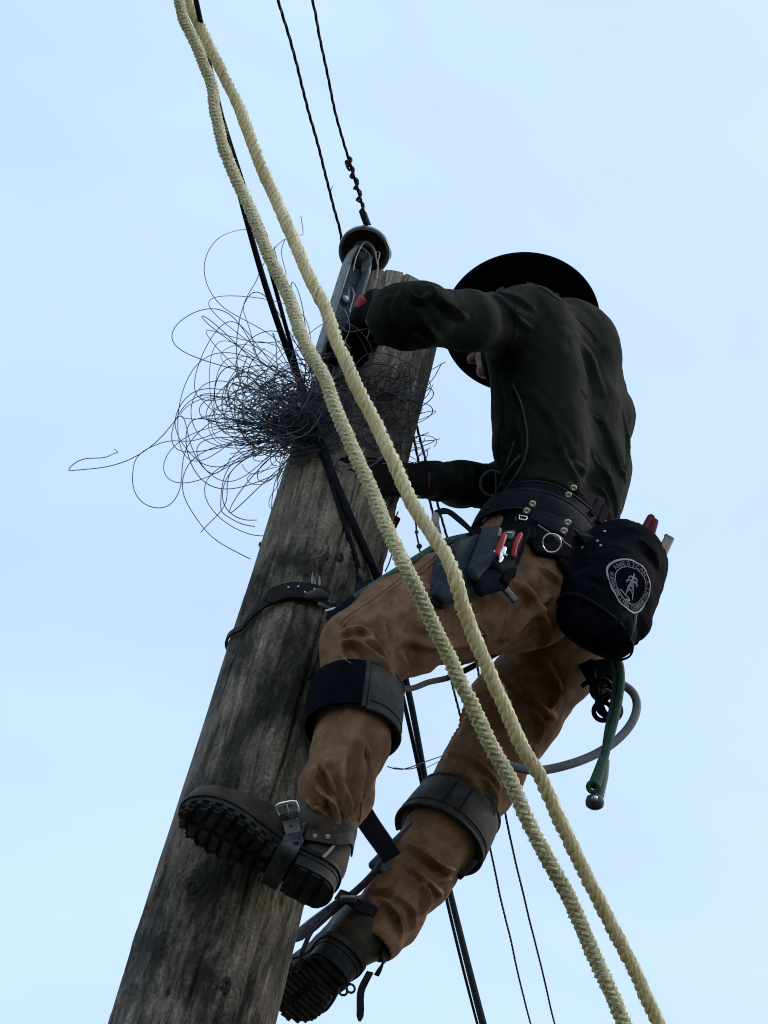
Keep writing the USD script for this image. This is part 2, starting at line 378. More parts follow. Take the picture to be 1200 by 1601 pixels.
M['galv'] = mat('galvanised_steel', (0.10, 0.108, 0.105), (0.20, 0.212, 0.208), 45.0, 0.6, 0.3, 150.0, metallic=0.35)
M['brass'] = mat('brass_rivet', (0.45, 0.36, 0.26), (0.60, 0.50, 0.38), 60.0, 0.35, metallic=0.9)
M['porcelain'] = mat('brown_grey_porcelain', (0.045, 0.043, 0.040), (0.075, 0.072, 0.066), 20.0, 0.28, spec=0.5)
M['cable'] = mat('black_cable_jacket', (0.006, 0.006, 0.009), (0.012, 0.012, 0.016), 60.0, 0.7, 0.3, 200.0, spec=0.05)
M['wire'] = mat('weathered_line_wire', (0.022, 0.025, 0.034), (0.05, 0.055, 0.065), 60.0, 0.5, 0.3, 200.0, metallic=0.3)
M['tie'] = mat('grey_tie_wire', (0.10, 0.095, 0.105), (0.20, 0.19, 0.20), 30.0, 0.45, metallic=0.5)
M['loop'] = mat('thin_loop_wire', (0.055, 0.052, 0.062), (0.17, 0.16, 0.175), 14.0, 0.5, metallic=0.4)
M['green'] = mat('green_rope_sheath', (0.020, 0.055, 0.036), (0.05, 0.115, 0.075), 120.0, 0.7, 0.6, 500.0)
M['hose'] = mat('grey_hose', (0.13, 0.12, 0.125), (0.21, 0.195, 0.20), 20.0, 0.55, 0.3, 200.0)
M['skin'] = mat('skin', (0.13, 0.070, 0.052), (0.20, 0.115, 0.088), 60.0, 0.55, 0.3, 300.0)
M['hair'] = mat('brown_hair', (0.035, 0.022, 0.014), (0.07, 0.045, 0.03), 150.0, 0.7, 0.8, 300.0)
M['wood_grip'] = mat('wooden_grip', (0.16, 0.13, 0.10), (0.25, 0.20, 0.15), 30.0, 0.6, 0.3, 200.0, stretch=(1, 1, 0.2))
M['thread'] = mat('silver_thread', (0.24, 0.23, 0.22), (0.34, 0.33, 0.32), 90.0, 0.7, 0.3, 600.0)
M['cord'] = mat('dark_grey_cord', (0.030, 0.036, 0.040), (0.06, 0.07, 0.075), 90.0, 0.7, 0.3, 500.0)
M['binding'] = mat('tan_binding', (0.30, 0.24, 0.16), (0.42, 0.34, 0.23), 50.0, 0.7)

M['rope'] = usdkit.material(stage, '/World/Looks/yellow_rope', {
    'tc': ('texture_coordinate', {}), 'mp': ('mapping', {'scale': (1, 1, 1)}),
    'w': ('wave_texture', {'wave_type': 'bands', 'bands_direction': 'diagonal', 'scale': 1.0, 'distortion': 1.2, 'detail': 2.0, 'detail_scale': 1.5}),
    'n': ('noise_texture', {'scale': 70.0, 'detail': 4.0, 'roughness': 0.65}), 'n2': ('noise_texture', {'scale': 7.0, 'detail': 2.0}),
    'r': ('rgb_ramp', {'ramp': [(0.28, (0.74, 0.59, 0.28)), (0.46, (0.94, 0.84, 0.52)), (0.70, (0.97, 0.92, 0.72))]}),
    'r2': ('rgb_ramp', {'ramp': [(0.35, (0.80, 0.77, 0.74)), (0.6, (1, 1, 1))]}),
    'm': ('mix', {'mix_type': 'multiply', 'fac': 1.0}),
    'b': ('bump', {'strength': 0.8, 'distance': 0.0012}), 'b2': ('bump', {'strength': 0.6, 'distance': 0.001}),
    'p': ('principled_bsdf', {'roughness': 0.75, 'specular_ior_level': 0.25, 'sheen_weight': 0.2}),
    'tl': ('translucent_bsdf', {'color': (0.96, 0.89, 0.60)}), 'mc': ('mix_closure', {'fac': 0.34})},
    [('tc.UV', 'w.vector'), ('tc.object', 'n.vector'), ('tc.object', 'n2.vector'), ('n.fac', 'r.fac'), ('n2.fac', 'r2.fac'), ('r.color', 'm.color1'), ('r2.color', 'm.color2'), ('m.color', 'p.base_color'),
     ('w.fac', 'b.height'), ('n.fac', 'b2.height'), ('b.normal', 'b2.normal'), ('b2.normal', 'p.normal'), ('p.BSDF', 'mc.closure1'), ('tl.BSDF', 'mc.closure2')], surface='mc.closure')
M['rope_fibre'] = mat('rope_fibre', (0.80, 0.74, 0.50), (0.88, 0.84, 0.64), 30.0, 0.8)

M['pole'] = usdkit.material(stage, '/World/Looks/weathered_pole_wood', {
    'tc': ('texture_coordinate', {}), 'mp': ('mapping', {'scale': (1, 1, 0.11)}), 'mp2': ('mapping', {'scale': (1, 1, 0.6)}),
    'grain': ('noise_texture', {'scale': 75.0, 'detail': 5.0, 'roughness': 0.6, 'distortion': 0.5}),
    'fine': ('noise_texture', {'scale': 200.0, 'detail': 3.0, 'roughness': 0.6}),
    'stain': ('noise_texture', {'scale': 7.0, 'detail': 6.0, 'roughness': 0.66, 'distortion': 0.7}),
    'blot': ('noise_texture', {'scale': 17.0, 'detail': 5.0, 'roughness': 0.7, 'distortion': 1.0}),
    'rg': ('rgb_ramp', {'ramp': [(0.25, (0.055, 0.040, 0.027)), (0.45, (0.150, 0.116, 0.081)), (0.60, (0.222, 0.178, 0.130)), (0.80, (0.36, 0.30, 0.23))]}),
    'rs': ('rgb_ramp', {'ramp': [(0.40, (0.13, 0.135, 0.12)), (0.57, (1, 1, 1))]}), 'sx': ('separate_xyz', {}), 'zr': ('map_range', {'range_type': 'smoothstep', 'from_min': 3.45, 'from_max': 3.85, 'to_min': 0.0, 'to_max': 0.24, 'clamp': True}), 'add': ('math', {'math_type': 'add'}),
    'rb': ('rgb_ramp', {'ramp': [(0.34, (0.55, 0.52, 0.48)), (0.52, (1, 1, 1)), (0.75, (1.25, 1.22, 1.15))]}),
    'mp3': ('mapping', {'scale': (1, 1, 0.05)}), 'ck': ('noise_texture', {'scale': 38.0, 'detail': 4.0, 'roughness': 0.55, 'distortion': 0.9}), 'rk': ('rgb_ramp', {'ramp': [(0.40, (1, 1, 1)), (0.485, (0.95, 0.95, 0.95)), (0.5, (0.12, 0.11, 0.10)), (0.512, (0.95, 0.95, 0.95)), (0.6, (1, 1, 1))]}), 'm3': ('mix', {'mix_type': 'multiply', 'fac': 0.85}),
    'spk': ('noise_texture', {'scale': 170.0, 'detail': 4.0, 'roughness': 0.7}), 'rp': ('rgb_ramp', {'ramp': [(0.36, (0.55, 0.54, 0.52)), (0.52, (1, 1, 1)), (0.66, (1.35, 1.32, 1.26))]}), 'zr2': ('map_range', {'range_type': 'smoothstep', 'from_min': 3.5, 'from_max': 4.1, 'to_min': 0.0, 'to_max': 1.0, 'clamp': True}), 'm5': ('mix', {'color1': (1.0, 1.0, 1.0), 'color2': (1.55, 1.56, 1.56)}), 'm6': ('mix', {'mix_type': 'multiply', 'fac': 1.0}), 'm4': ('mix', {'mix_type': 'multiply', 'fac': 0.9}), 'b3': ('bump', {'strength': 0.6, 'distance': 0.002}),  # height mix lightens the upper wood, light painted into its colour
    'm1': ('mix', {'mix_type': 'multiply', 'fac': 1.0}), 'm2': ('mix', {'mix_type': 'multiply', 'fac': 1.0}),
    'b': ('bump', {'strength': 0.9, 'distance': 0.004}), 'b2': ('bump', {'strength': 0.9, 'distance': 0.002}),
    'p': ('principled_bsdf', {'roughness': 0.88, 'specular_ior_level': 0.25})},
    [('tc.object', 'mp.vector'), ('tc.object', 'mp2.vector'), ('mp.vector', 'grain.vector'), ('mp.vector', 'fine.vector'), ('mp2.vector', 'stain.vector'), ('mp2.vector', 'blot.vector'),
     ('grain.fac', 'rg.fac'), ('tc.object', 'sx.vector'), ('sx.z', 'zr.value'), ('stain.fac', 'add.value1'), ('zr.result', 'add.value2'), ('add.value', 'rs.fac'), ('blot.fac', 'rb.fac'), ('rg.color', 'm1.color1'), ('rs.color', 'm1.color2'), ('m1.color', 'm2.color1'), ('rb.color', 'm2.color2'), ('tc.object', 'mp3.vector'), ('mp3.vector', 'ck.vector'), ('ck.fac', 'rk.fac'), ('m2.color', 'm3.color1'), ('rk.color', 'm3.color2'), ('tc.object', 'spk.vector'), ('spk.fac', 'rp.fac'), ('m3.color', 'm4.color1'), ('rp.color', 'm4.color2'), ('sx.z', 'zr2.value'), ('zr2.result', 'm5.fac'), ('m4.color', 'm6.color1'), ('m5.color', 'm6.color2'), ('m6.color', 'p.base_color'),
     ('grain.fac', 'b.height'), ('fine.fac', 'b2.height'), ('b.normal', 'b2.normal'), ('spk.fac', 'b3.height'), ('b2.normal', 'b3.normal'), ('b3.normal', 'p.normal')], surface='p.BSDF')
M['knot'] = mat('dark_knot_wood', (0.018, 0.015, 0.013), (0.055, 0.045, 0.036), 60.0, 0.85, 0.8, 120.0, dist=0.004)
M['splinter'] = mat('pale_split_wood', (0.22, 0.20, 0.17), (0.34, 0.31, 0.27), 60.0, 0.85, 0.6, 150.0, stretch=(1, 1, 0.15))

# ------------------------------------------------------------------ ground
g = 1500.0
gv, gf = np.meshgrid(np.linspace(-g, g, 41), np.linspace(-g, g, 41), indexing='ij')
gp = np.stack([gv, gf, np.zeros_like(gv)], -1).reshape(-1, 3); i, j = np.meshgrid(np.arange(40), np.arange(40), indexing='ij')
gq = np.stack([i * 41 + j, (i + 1) * 41 + j, (i + 1) * 41 + j + 1, i * 41 + j + 1], -1).reshape(-1, 4)
gm = usdkit.mesh(stage, '/World/ground', (gp, gq), M['grass'])
tag(gm.GetPrim(), 'wide field of rough short grass around the pole foot', None, None, 'structure')

# ------------------------------------------------------------------ utility pole
PX, PY_, PTOP = -0.1035, 2.400, 4.385
def pole_c(z): return np.array([PX + 0.006 * np.clip((z - 2.6) / 1.8, 0, 1), PY_, z])
def pole_r(z): return 0.1275 + 0.0 * z
def build_pole():
    t = Thing('utility_pole', 'weathered grey round wooden utility pole the worker is climbing', 'utility pole', (PX, PY_, 0))
    nth = 300; zs = np.r_[np.linspace(-0.3, 2.3, 40), np.linspace(2.31, PTOP, 560)]
    T = np.linspace(0, 2 * np.pi, nth, endpoint=False)
    Z, TH = np.meshgrid(zs, T, indexing='ij')
    dirs = np.stack([np.cos(TH), np.sin(TH), 0 * TH], -1)
    P0 = dirs * 0.13; P0[..., 2] = Z
    r = pole_r(Z) + 0.010 * (meshkit.fbm(P0 * [6, 6, 1.8], 4, 1) - 0.5) + 0.0022 * (meshkit.fbm(P0 * [60, 60, 5], 3, 2) - 0.5)
    fl = meshkit.fbm(P0 * [26, 26, 3.0], 4, 5); r -= 0.0045 * np.clip((fl - 0.55) / 0.06, 0, 1)       # flakes where the surface has peeled
    rng = np.random.default_rng(4)
    for k in range(46):                                             # drying checks: narrow grooves that follow the grain
        th0, z0, L = rng.uniform(0, 2 * np.pi), rng.uniform(2.2, 4.4), rng.uniform(0.12, 0.8)
        wv = th0 + 0.05 * np.sin(Z * 4 + k) + 0.018 * np.sin(Z * 19 + 2 * k)
        d = np.abs((TH - wv + np.pi) % (2 * np.pi) - np.pi) * 0.127
        m = np.clip(1 - np.abs(Z - z0) / (L / 2), 0, 1) ** 0.5
        r -= rng.uniform(0.006, 0.015) * m * np.exp(-(d / rng.uniform(0.0013, 0.0028)) ** 2)
    for (x, y, A, w) in KNOTS:
        o = pole_hit(x, y); d = np.linalg.norm(np.stack([PX + 0.127 * np.cos(TH), PY_ + 0.127 * np.sin(TH), Z], -1) - o, axis=-1)
        r += A * np.exp(-(d / w) ** 2) - 0.6 * abs(A) * np.exp(-(d / (0.35 * w)) ** 2) + 0.0016 * np.sin(d * 520) * np.exp(-(d / (1.3 * w)) ** 2)
    for k in range(60):                                             # pits torn by climbing gaffs
        th0, z0 = rng.uniform(0, 2 * np.pi), rng.uniform(2.3, 4.3); d = np.hypot((np.abs((TH - th0 + np.pi) % (2 * np.pi) - np.pi)) * 0.127 / 0.7, (Z - z0) / 1.8)
        w = rng.uniform(0.003, 0.006); r += 0.003 * np.exp(-(d / (2.2 * w)) ** 2) - rng.uniform(0.006, 0.012) * np.exp(-(d / w) ** 2)
    cx = np.array([pole_c(z) for z in zs])
    V = cx[:, None] * [1, 1, 0] + dirs * r[..., None]; V[..., 2] = Z
    V[..., 2] += np.where(Z > PTOP - 1e-6, 0.004 * (meshkit.fbm(P0 * 30, 3, 8) - 0.5), 0)
    n = len(zs); i, j = np.meshgrid(np.arange(n - 1), np.arange(nth), indexing='ij')
    q = np.stack([i * nth + j, i * nth + (j + 1) % nth, (i + 1) * nth + (j + 1) % nth, (i + 1) * nth + j], -1).reshape(-1, 4)
    V = np.vstack([V.reshape(-1, 3), [[*pole_c(PTOP)[:2], PTOP + 0.004]]]); j = np.arange(nth)
    f = np.vstack([tri(q), np.stack([np.full(nth, len(V) - 1), (n - 1) * nth + j, (n - 1) * nth + (j + 1) % nth], 1)])
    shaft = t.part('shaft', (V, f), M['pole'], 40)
    return t
def pole_hit(x, y, off=0.0):
    d = ray(x, y); o = CAM[:2] - np.array([PX + 0.003, PY_]); a = d[:2] @ d[:2]; b = 2 * o @ d[:2]; c = o @ o - (0.1275 + off) ** 2
    s = b * b - 4 * a * c; return CAM + d * ((-b - math.sqrt(max(s, 0))) / (2 * a))
KNOTS = [(492, 882, 0.008, 0.032), (468, 1052, 0.010, 0.026), (300, 1385, 0.005, 0.03), (345, 1555, 0.006, 0.025), (505, 880, -0.004, 0.02), (258, 1470, 0.004, 0.02), (545, 870, 0.004, 0.03), (420, 1240, 0.004, 0.03)]
pole = build_pole()
# the knot hole above the leather pad, the stub on the left edge, a pale torn splinter
hk = [pole_hit(510, 850, 0.0), pole_hit(512, 862, .001), pole_hit(506, 876, .001), pole_hit(500, 890, .001), pole_hit(498, 905, 0)]
pole.part('knot_crack', tube(spline(hk, 30), 0.0062 * np.sin(np.linspace(0.2, 2.95, 30)) * (1 + 0.22 * np.sin(np.arange(30) * 0.7)), 8), M['knot'])
for (x, y) in ((488, 908), (492, 916), (499, 912)):
    a, b = pole_hit(x, y - 14, 0.001), pole_hit(x, y + 12, 0.004); pole.part('splinter', tube(np.array([a, (a + b) / 2, b]), [0.0008, 0.003, 0.001], 6), M['splinter'])
def knot(x, y, R, seed, ax=0.8):
    o = pole_hit(x, y); n = nrm((o - pole_c(o[2])) * [1, 1, 0]); u = np.cross([0, 0, 1.0], n); tt = np.linspace(0, 2 * np.pi, 49)[:-1]; rr = np.linspace(0, 1, 13)
    RR_, TT_ = np.meshgrid(rr, tt, indexing='ij'); edge = 0.75 + 0.5 * meshkit.fbm(np.stack([np.cos(TT_) * 1.6, np.sin(TT_) * 1.6, 0 * TT_ + seed], -1), 3, seed)
    a_, z_ = R * RR_ * edge * np.cos(TT_) * ax, R * RR_ * edge * np.sin(TT_) * 1.25
    h = 0.0065 * (1 - RR_ ** 2) - 0.0035 * RR_ ** 4 - 0.007 * np.exp(-(RR_ / .22) ** 2) + 0.0016 * np.sin(RR_ * 17 + 2 * edge) + 0.003 * (meshkit.fbm(np.stack([a_ * 90, z_ * 90, 0 * a_ + seed], -1), 3, seed) - .5)
    th = math.atan2(n[1], n[0]) + a_ / 0.1275; c = pole_c(o[2])
    V = np.stack([c[0] + (0.1285 + h) * np.cos(th), c[1] + (0.1285 + h) * np.sin(th), o[2] + z_], -1).reshape(-1, 3)
    i, j = np.meshgrid(np.arange(12), np.arange(48), indexing='ij'); f = np.stack([i * 48 + j, (i + 1) * 48 + j, (i + 1) * 48 + (j + 1) % 48, i * 48 + (j + 1) % 48], -1).reshape(-1, 4)
    pole.part('knot', (V, tri(f)), M['knot'], True)
knot(480, 884, 0.026, 3); knot(466, 1052, 0.019, 5); knot(300, 1388, 0.016, 8, 1.1); knot(352, 1540, 0.014, 9); knot(530, 872, 0.012, 12)
a, b = Q(424, 846, 2.43), Q(405, 853, 2.43); pole.part('wooden_peg', tube(np.array([a, .4 * a + .6 * b, .1 * a + .9 * b, b]), [0.006, 0.0065, 0.0062, 0.004], 12), M['dark_steel'])

# ------------------------------------------------------------------ ropes in the foreground
def rope_thing(pix, dep, rad, label, seed, plait):
    pts = [QD(x, y, d) for (x, y), d in zip(pix, np.interp([p[1] for p in pix], *dep))]
    pts = [pts[0] + (pts[0] - pts[1]) * 5] + pts + [pts[-1] + (pts[-1] - pts[-2]) * 5]
    path = spline(pts, step=0.0028); t = Thing('hauling_rope', label, 'rope', path[-1], 'yellow ropes running past the pole')
    tt, nn, bb = frames(path); s = np.arange(len(path)) * 0.0028; pitch = 4 * rad * 0.88
    rng = np.random.default_rng(seed); hairs = []
    fb = lambda f, o: meshkit.fbm(np.stack([s * f, 0 * s + o, 0 * s + seed], 1), 3, seed) - .5
    lay = [(sg, k / 4) for sg in (1, -1) for k in range(4)] if plait else [(1, k / 3) for k in range(3)]
    pitch = rad * (3.5 if plait else 3.9); w_ = np.cumsum(0.0028 * (1 + 0.35 * fb(9, 3.3))) / pitch       # the lay is looser in some stretches
    path = path + nn * (0.0016 * fb(22, 1.0))[:, None] + bb * (0.0016 * fb(22, 5.0))[:, None]
    for k, (sg, o) in enumerate(lay):
        ph = 2 * np.pi * (sg * w_ + o) + 0.5 * fb(40, 7.0 * k)
        rc = rad * (0.60 + 0.17 * sg * np.cos(8 * np.pi * w_) + 0.10 * fb(70, 3 * k + 1)) if plait else rad * (0.50 + 0.12 * fb(60, 3 * k + 1))
        c = path + rc[:, None] * (np.cos(ph)[:, None] * nn + np.sin(ph)[:, None] * bb)
        rr = rad * (0.37 if plait else 0.60) * (1.0 + 0.35 * fb(60, k * 7))
        sides = 10; v, f = tube(c, rr, sides, caps=False)
        uv = np.stack([np.repeat(s * 60, sides), np.tile(np.arange(sides) / sides * 3.0, len(s))], 1)
        vn = vnormals(v, f); v = v + vn * (0.0009 * (meshkit.fbm(v * 420, 2, seed + k) - .5))[:, None]
        t.part('strand', (v, f), M['rope'], True, uv=uv)
        pick = rng.choice(len(v), 1500 if plait else 3200, replace=False)
        for i in pick:
            L = rng.uniform(0.001, 0.0048) * (2.4 if rng.random() < 0.05 else 1); d = nrm(vn[i] + rng.normal(0, 0.75, 3)); a = v[i] - vn[i] * 0.0004
            hairs.append(np.array([a, a + d * L * 0.55, a + nrm(d + rng.normal(0, 0.5, 3)) * L]))
    t.part('core', tube(path, rad * (0.55 if plait else 0.34), 8), M['rope'], True)
    t.curves('loose_fibres', hairs, 0.00030, M['rope_fibre'], kind='stuff')
    return path
RL = [(266, -60), (281, 5), (288, 33), (305, 67), (318, 100), (331, 133), (335, 167), (342, 200), (350, 233), (378, 300), (394, 335), (407, 367), (420, 400), (452, 467), (463, 500), (475, 533), (494, 567), (511, 600), (522, 633), (536, 667), (550, 700), (566, 735), (580, 765), (593, 797), (604, 827), (617, 853), (640, 900), (657, 933), (672, 967), (688, 1000), (704, 1033), (719, 1067), (736, 1100), (751, 1133), (768, 1167), (787, 1200), (811, 1250), (833, 1300), (860, 1350), (888, 1400), (910, 1450), (931, 1500), (954, 1550), (974, 1597), (1002, 1665)]
RR = [(276, -60), (293, 0), (308, 33), (324, 67), (343, 105), (360, 140), (375, 172), (396, 230), (424, 298), (441, 335), (456, 370), (470, 402), (485, 437), (508, 482), (525, 530), (541, 567), (555, 600), (573, 635), (589, 667), (604, 700), (620, 733), (635, 767), (648, 793), (662, 815), (677, 838), (696, 867), (712, 905), (728, 960), (743, 1000), (757, 1033), (786, 1100), (800, 1133), (815, 1167), (836, 1200), (860, 1250), (883, 1300), (907, 1350), (932, 1400), (957, 1450), (983, 1500), (1006, 1550), (1028, 1597), (1056, 1665)]
rope_thing(RL, ([-60, 300, 600, 900, 1600], [3.0, 2.72, 2.38, 2.14, 2.10]), 0.0106, 'yellow rope nearest the left, crossing over the wire tangle and the worker', 11, True)
rope_thing(RR, ([-60, 300, 600, 900, 1600], [3.08, 2.80, 2.46, 2.26, 2.40]), 0.0106, 'yellow rope on the right of the pair, crossing over both gloves', 23, False)

# ------------------------------------------------------------------ line wires and cables
def wavy(path, amp, seed, sc=9):
    s = np.r_[0, np.cumsum(np.linalg.norm(np.diff(path, axis=0), axis=1))]
    t, n, b = frames(path)
    return path + n * (amp * (meshkit.fbm(np.stack([s * sc, 0 * s, 0 * s], 1), 2, seed) - .5))[:, None] + b * (amp * (meshkit.fbm(np.stack([s * sc, 0 * s + 5, 0 * s], 1), 2, seed) - .5))[:, None]
def stranded(path, r, n=5, pitch=0.06):
    t, nn, bb = frames(path); s = np.r_[0, np.cumsum(np.linalg.norm(np.diff(path, axis=0), axis=1))]; out = []
    for k in range(n):
        ph = 2 * np.pi * (s / pitch + k / n); out.append(tube(path + 0.55 * r * (np.cos(ph)[:, None] * nn + np.sin(ph)[:, None] * bb), 0.52 * r, 6))
    return out
WZ = 4.50
wl = [QZ(420, -60, WZ + .02), QZ(435, 0, WZ + .02), QZ(463, 95, WZ), QZ(481, 170, WZ), QZ(506, 265, WZ), QZ(530, 362, WZ), QZ(540, 410, WZ - .01)]
tl = wl[-1]
far = [Q(574, 380, 2.30), QZ(610, 520, 4.50), QZ(648, 690, 4.44), QZ(660, 745, 4.42), QZ(676, 800, 4.40), QZ(703, 1050, 4.36), QZ(713, 1095, 4.36), QZ(764, 1320, 4.30), QZ(790, 1440, 4.30), QZ(829, 1601, 4.30), QZ(845, 1670, 4.3)]
w1 = Thing('line_wire', 'thin dark line wire on the left, running to the tie at the insulator', 'wire', tl, 'overhead line wires')
pa = wavy(spline(wl, step=0.006), 0.006, 3)
w1.part('span', stranded(pa, 0.0036, 3, 0.09), M['wire'], True)
pb = spline([tl, QZ(549, 436, WZ - .03), QZ(551, 450, WZ - .06), QZ(560, 484, WZ - .12)], step=0.004)
w1.part('tail', stranded(pb, 0.004, 3, 0.04), M['wire'], True)
tp = spline([QZ(547, 425, WZ - .025), QZ(550, 450, WZ - .06)], 60) if False else np.linspace(QZ(547, 424, WZ - .025), QZ(550, 450, WZ - .06), 90)
tw, tn, tb = frames(tp); an = np.linspace(0, 2 * np.pi * 6, 90)
w1.part('tie_wrap', tube(tp + 0.0065 * (np.cos(an)[:, None] * tn + np.sin(an)[:, None] * tb), 0.0019, 6), M['tie'], True)
w1.part('tie_wrap', tube(spline([QZ(546, 452, WZ - .055), QZ(545, 470, WZ - .08), QZ(548, 455, WZ - .05), QZ(552, 470, WZ - .08), QZ(545, 478, WZ - .1)], 40), 0.0018, 6), M['tie'], True)
tick = QZ(516, 300, WZ); w1.part('loose_end', tube(np.array([tick, QZ(518, 296, WZ + .003), QZ(520, 291, WZ + .006)]), 0.0008, 5), M['tie'])
w2 = Thing('line_wire', 'thin dark line wire on the right, ending in a twisted splice behind the insulator', 'wire', QZ(575, 352, WZ), 'overhead line wires')
wr = [QZ(470, -60, WZ + .03), QZ(487, 0, WZ + .03), QZ(503, 75, WZ + .01), QZ(517, 140, WZ), QZ(532, 205, WZ), QZ(545, 248, WZ), QZ(557, 290, WZ - .01), QZ(571, 345, WZ - .02), QZ(573, 358, WZ - .02)]
pa = wavy(spline(wr, step=0.006), 0.006, 9)
w2.part('span', stranded(pa, 0.0034, 3, 0.09), M['wire'], True)
tp = wavy(spline([QZ(545, 248, WZ), QZ(548, 262, WZ - .002), QZ(557, 290, WZ - .01), QZ(571, 345, WZ - .02)], step=0.004), 0.006, 12, 22); tw, tn, tb = frames(tp); an = np.linspace(0, 2 * np.pi * 5.3, len(tp))
w2.part('splice', tube(tp + 0.0062 * (np.cos(an)[:, None] * tn + np.sin(an)[:, None] * tb), 0.0036, 7), M['wire'], True)
w2.part('splice_end', tube(spline([QZ(545, 246, WZ), QZ(549, 249, WZ + .004), QZ(546, 254, WZ + .008), QZ(541, 252, WZ + .004), QZ(543, 262, WZ), QZ(547, 267, WZ)], 40), 0.0030, 7), M['wire'], True)
tp = np.linspace(QZ(567, 333, WZ - .02), QZ(574, 352, WZ - .02), 90); tw, tn, tb = frames(tp); an = np.linspace(0, 2 * np.pi * 6, 90)
w2.part('serving', tube(tp + 0.0062 * (np.cos(an)[:, None] * tn + np.sin(an)[:, None] * tb), 0.003, 6), M['wire'], True)
w3 = Thing('line_wire', 'thin dark wire leaving the pole past the lower glove and behind both legs', 'wire', far[0], 'overhead line wires beyond the pole')
w3.part('span', stranded(wavy(spline(far, step=0.02), 0.006, 5, 3), 0.0040, 3, 0.09), M['wire'], True)
w4 = Thing('line_wire', 'thin dark wire farthest right, coming out below the bent right knee', 'wire', QZ(740, 1000, 4.36), 'overhead line wires beyond the pole')
w4.part('span', stranded(wavy(spline([Q(576, 378, 2.31), QZ(612, 520, 4.50), QZ(660, 700, 4.45), QZ(735, 980, 4.36), QZ(752, 1080, 4.35), QZ(790, 1275, 4.30), QZ(818, 1400, 4.30), QZ(866, 1601, 4.30), QZ(882, 1670, 4.3)], step=0.02), 0.006, 6, 3), 0.0040, 3, 0.09), M['wire'], True)

cab = Thing('service_cable', 'thick black cable passing through the wire tangle and down past the pole', 'cable', Q(470, 600, 2.24))
up = [QZ(288, -70, 4.25), QZ(306, 0, 4.24), QZ(322, 80, 4.22), QZ(345, 180, 4.18), QZ(371, 290, 4.14), QZ(394, 375, 4.08), QZ(429, 490, 4.02), QZ(466, 590, 3.98)]
mid = [pole_hit(480, 625, .012), pole_hit(498, 680, .010), pole_hit(519, 738, .008), pole_hit(552, 818, .008), pole_hit(588, 900, .010)]
low = [Q(612, 975, 2.62), Q(638, 1080, 3.0), Q(665, 1222, 3.5), Q(702, 1390, 4.3), Q(755, 1601, 6.0), Q(772, 1665, 6.6)]
cab.part('jacket', tube(wavy(spline(up + mid, step=0.008), 0.003, 2, 4), np.interp(np.linspace(0, 1, len(spline(up + mid, step=0.008))), [0, .4, .75, 1], [0.0052, 0.0064, 0.0080, 0.0075]), 10), M['cable'], True)
cab.part('jacket', tube(spline(mid[-2:] + low, step=0.02), np.interp(np.linspace(0, 1, len(spline(mid[-2:] + low, step=0.02))), [0, .25, .5, 1], [0.0075, 0.0080, 0.0100, 0.0175]), 10), M['cable'], True)
ms = Thing('messenger_wire', 'thinner black wire running alongside the thick black cable', 'wire', Q(460, 570, 2.24))
up2 = [QZ(286, -70, 4.30), QZ(300, 0, 4.30), QZ(326, 110, 4.26), QZ(376, 275, 4.18), QZ(415, 400, 4.1), QZ(440, 490, 4.04), QZ(458, 555, 4.0), QZ(470, 600, 3.97)]
mid2 = [pole_hit(484, 660, .006), pole_hit(513, 738, .004), pole_hit(536, 810, .004), pole_hit(557, 878, .004), pole_hit(564, 906, .006)]
ms.part('strand_wire', tube(wavy(spline(up2 + mid2, step=0.008), 0.003, 7, 4), 0.0048, 8), M['cable'], True)
ms.part('strand_wire', tube(spline([Q(603, 990, 2.6), Q(627, 1080, 3.0), Q(655, 1205, 3.45), Q(692, 1380, 4.3), Q(746, 1601, 6.0), Q(764, 1665, 6.6)], step=0.02), [0.0058] * len(spline([Q(603, 990, 2.6), Q(627, 1080, 3.0), Q(655, 1205, 3.45), Q(692, 1380, 4.3), Q(746, 1601, 6.0), Q(764, 1665, 6.6)], step=0.02)), 8), M['cable'], True)
ms.part('end_clip', tube(np.array([pole_hit(561, 890, .008), pole_hit(564, 900, .009), pole_hit(566, 908, .009)]), [0.004, 0.007, 0.004], 10), M['dark_steel'])

